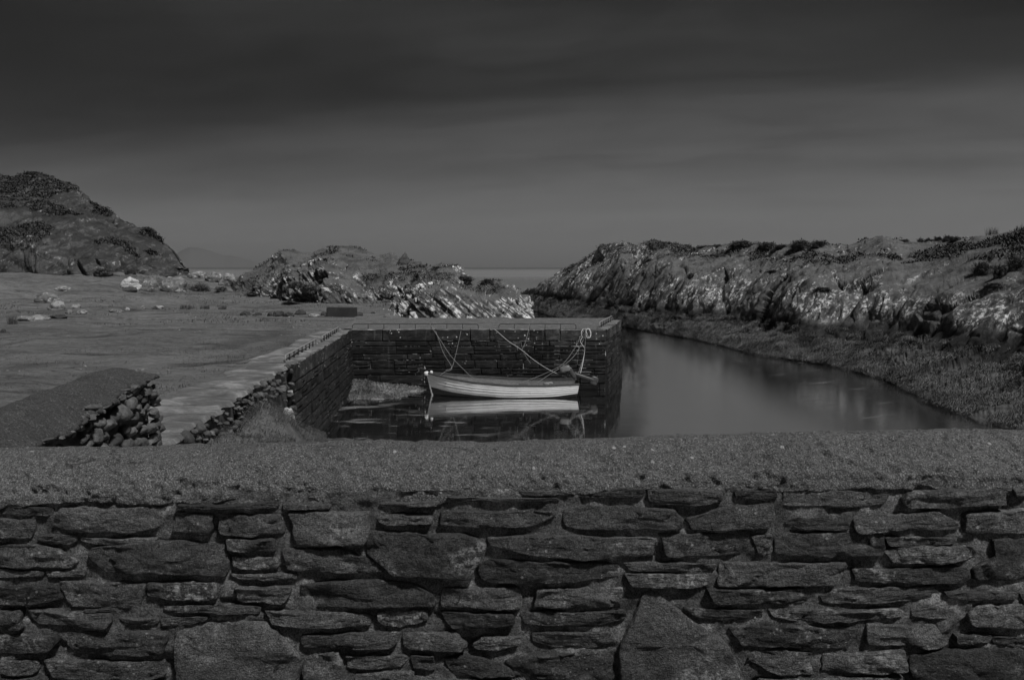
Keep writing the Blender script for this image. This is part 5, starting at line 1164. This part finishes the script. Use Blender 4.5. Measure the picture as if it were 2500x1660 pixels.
for k, (x, y, a, b, lb) in enumerate([(1531, 602, 34, 10, 'leftmost low heather bush on the headland skyline'), (1520, 612, 24, 10, 'heather tuft just below the leftmost skyline bush'), (1678, 606, 30, 12, 'heather bush right of the first rounded headland top'), (1719, 609, 40, 14, 'wide heather bush between the two small skyline bushes'), (1751, 606, 26, 13, 'small heather bush left of the peaked heather clump'), (1813, 604, 60, 20, 'peaked wide heather clump in the middle of the skyline'), (1870, 604, 44, 15, 'heather bush right of the peaked clump'), (1910, 606, 36, 12, 'low heather bush in the dip of the skyline'), (1957, 606, 52, 24, 'tall heather bush left of the second pair'), (2001, 602, 44, 20, 'rounded heather bush before the skyline drops'), (2208, 594, 30, 14, 'lone round heather bush right of the bare rock peak'), (2249, 594, 16, 15, 'small heather bush starting the long skyline row'), (2268, 593, 26, 16, 'second heather bush of the long skyline row'), (2293, 591, 26, 18, 'third heather bush of the long skyline row'), (2314, 589, 28, 18, 'fourth heather bush of the long skyline row'), (2334, 587, 26, 15, 'last heather bush of the long skyline row'), (2319, 600, 17, 10, 'small heather bush below the long skyline row'), (2345, 597, 22, 9, 'flat heather bush below the end of the skyline row'), (2490, 598, 44, 52, 'big dark heather bush at the right picture edge on the skyline'), (2399, 668, 46, 38, 'round heather bush on the slope, left of a matching one'), (2448, 674, 40, 32, 'round heather bush on the slope, right of a matching one'), (2487, 658, 46, 42, 'large heather bush on the slope at the right picture edge'), (2430, 700, 50, 14, 'low heather patch under the two round bushes'), (1690, 677, 24, 11, 'single dark bush on the pale grass saddle'), (1890, 662, 30, 7, 'heather patch on the ridge above the white barnacles'), (2010, 706, 50, 9, 'wide heather patch left of the tall speckled cliff')]):
    bush(x, y, a, b, lb, k)
APX, APY = proj(RA)
def on_rock(px, py):
    d2 = (APX - px) ** 2 + (APY - py) ** 2 + (np.arange(RA.shape[1])[None, :] > 125) * 1e5; return RA[np.unravel_index(np.argmin(d2), d2.shape)]
for k, (x, y, a, b, lb) in enumerate([(1030, 682, 44, 26, 'dark heather bush on the left shoulder of the strata rock'), (1066, 656, 30, 10, 'low heather on the peak of the strata rock'), (1132, 686, 46, 16, 'heather bush on the right shoulder of the strata rock'), (1188, 690, 34, 14, 'heather bush on the lower right hump of the strata rock')]):
    P = on_rock(x, y); sc = P[1] / F
    o = place('heather_bush', BUSH[k % 3], (P[0], P[1] + 0.05, P[2] - 0.05), (0, 0, 1.3 * k), (a * sc / 2, a * sc / 2, b * sc)); tag(o, lb, 'bush', 'heather bushes on the strata rock')
TUS = []
for me0 in BUSH:
    m2 = me0.copy(); m2.name = 'tussock'; m2.materials[0] = MATS['tussock']; TUS.append(m2)
for px_, py_b, w_, h_, lb in ((488, 712, 46, 26, 'dark tussock left of two smaller ones below the gap'), (540, 712, 32, 18, 'smaller tussock right of the dark one below the gap'), (616, 720, 32, 12, 'low tussock at the foot of the broad mound'), (250, 672, 44, 26, 'round dark bush at the foot of the left hill crag'), (318, 668, 26, 16, 'small round bush right of the crag foot'), (720, 700, 44, 18, 'heather bush on the left flank of the broad mound'), (755, 712, 50, 26, 'heather bush at the foot of the pale ridge')):
    P = ground_hit(px_, py_b) if py_b > 690 else at(px_, py_b, 49.5); sc = P[1] / F
    if px_ > 700: P = at(px_, py_b, 40.6); sc = P[1] / F
    o = place('tussock', TUS[px_ % 3], P, (0, 0, random.uniform(0, 6)), (w_ * sc / 2, w_ * sc / 2, h_ * sc * 0.8)); tag(o, lb, 'bush', 'tussocks around the turf')
# rushes
RU = []
for k in range(2):
    r_ = np.random.default_rng(400 + k); n = 150; rr = np.sqrt(r_.random(n)); aa = r_.uniform(0, 6.28, n)
    V, T = blades(np.stack([rr * np.cos(aa), rr * np.sin(aa) * 0.7, 0 * aa], -1), np.repeat(UP[None], n, 0), 1.0, 0.035, 0.25, 410 + k, 0.45); V[:, 2] *= 0.9
    me = mesh_of('rush_clump', V, T, False); me.materials.append(MATS['rush']); RU.append(me)
def rush(P, w_, h_, label):
    sc = P[1] / F; o = place('rush_clump', RU[int(w_) % 2], P, (0, 0, random.uniform(0, 6)), (w_ * sc / 2, w_ * sc / 2, h_ * sc)); tag(o, label, 'rushes', 'rush clumps')
rush(ground_hit(458, 755), 36, 16, 'widest of three rush clumps in the middle of the turf')
rush(ground_hit(500, 755), 26, 14, 'middle of three rush clumps in the middle of the turf')
rush(ground_hit(543, 756), 22, 14, 'rightmost of three rush clumps in the middle of the turf')
rush(ground_hit(32, 792), 34, 26, 'dry rushes by the slabs at the left picture edge')
rush(on_head(2420, 578), 28, 26, 'dark rush clump sticking up from the headland skyline')
rush(on_head(2412, 616), 24, 20, 'pale rush clump on the slope below the skyline one')
rush(on_head(2468, 612), 34, 20, 'rush clump beside the big bush at the right edge')
rush(np.array([-3.55, 5.6, 2.35]), 60, 60, 'thin dry grass stalks behind the side wall')

# ================================================================== HAZE over the sea
V, Fc = boxVF(-11900, 11900, -900, 11900, -3.5, 330)
hz = obj('haze', V, Fc, 'core', smooth=False, origin=(0, 0, 0)); hz.data.materials.clear()
hm = bpy.data.materials.new('haze_air'); hm.use_nodes = True; hm.node_tree.nodes.clear()
pv = hm.node_tree.nodes.new('ShaderNodeVolumePrincipled'); mo = hm.node_tree.nodes.new('ShaderNodeOutputMaterial')
pv.inputs['Color'].default_value = (0.95, 0.95, 0.95, 1); pv.inputs['Density'].default_value = 0.8e-4; pv.inputs['Anisotropy'].default_value = 0.75
hm.node_tree.links.new(pv.outputs[0], mo.inputs['Volume']); hz.data.materials.append(hm)
tag(hz, 'thin sea haze fading the far mountain', 'haze', kind='stuff')
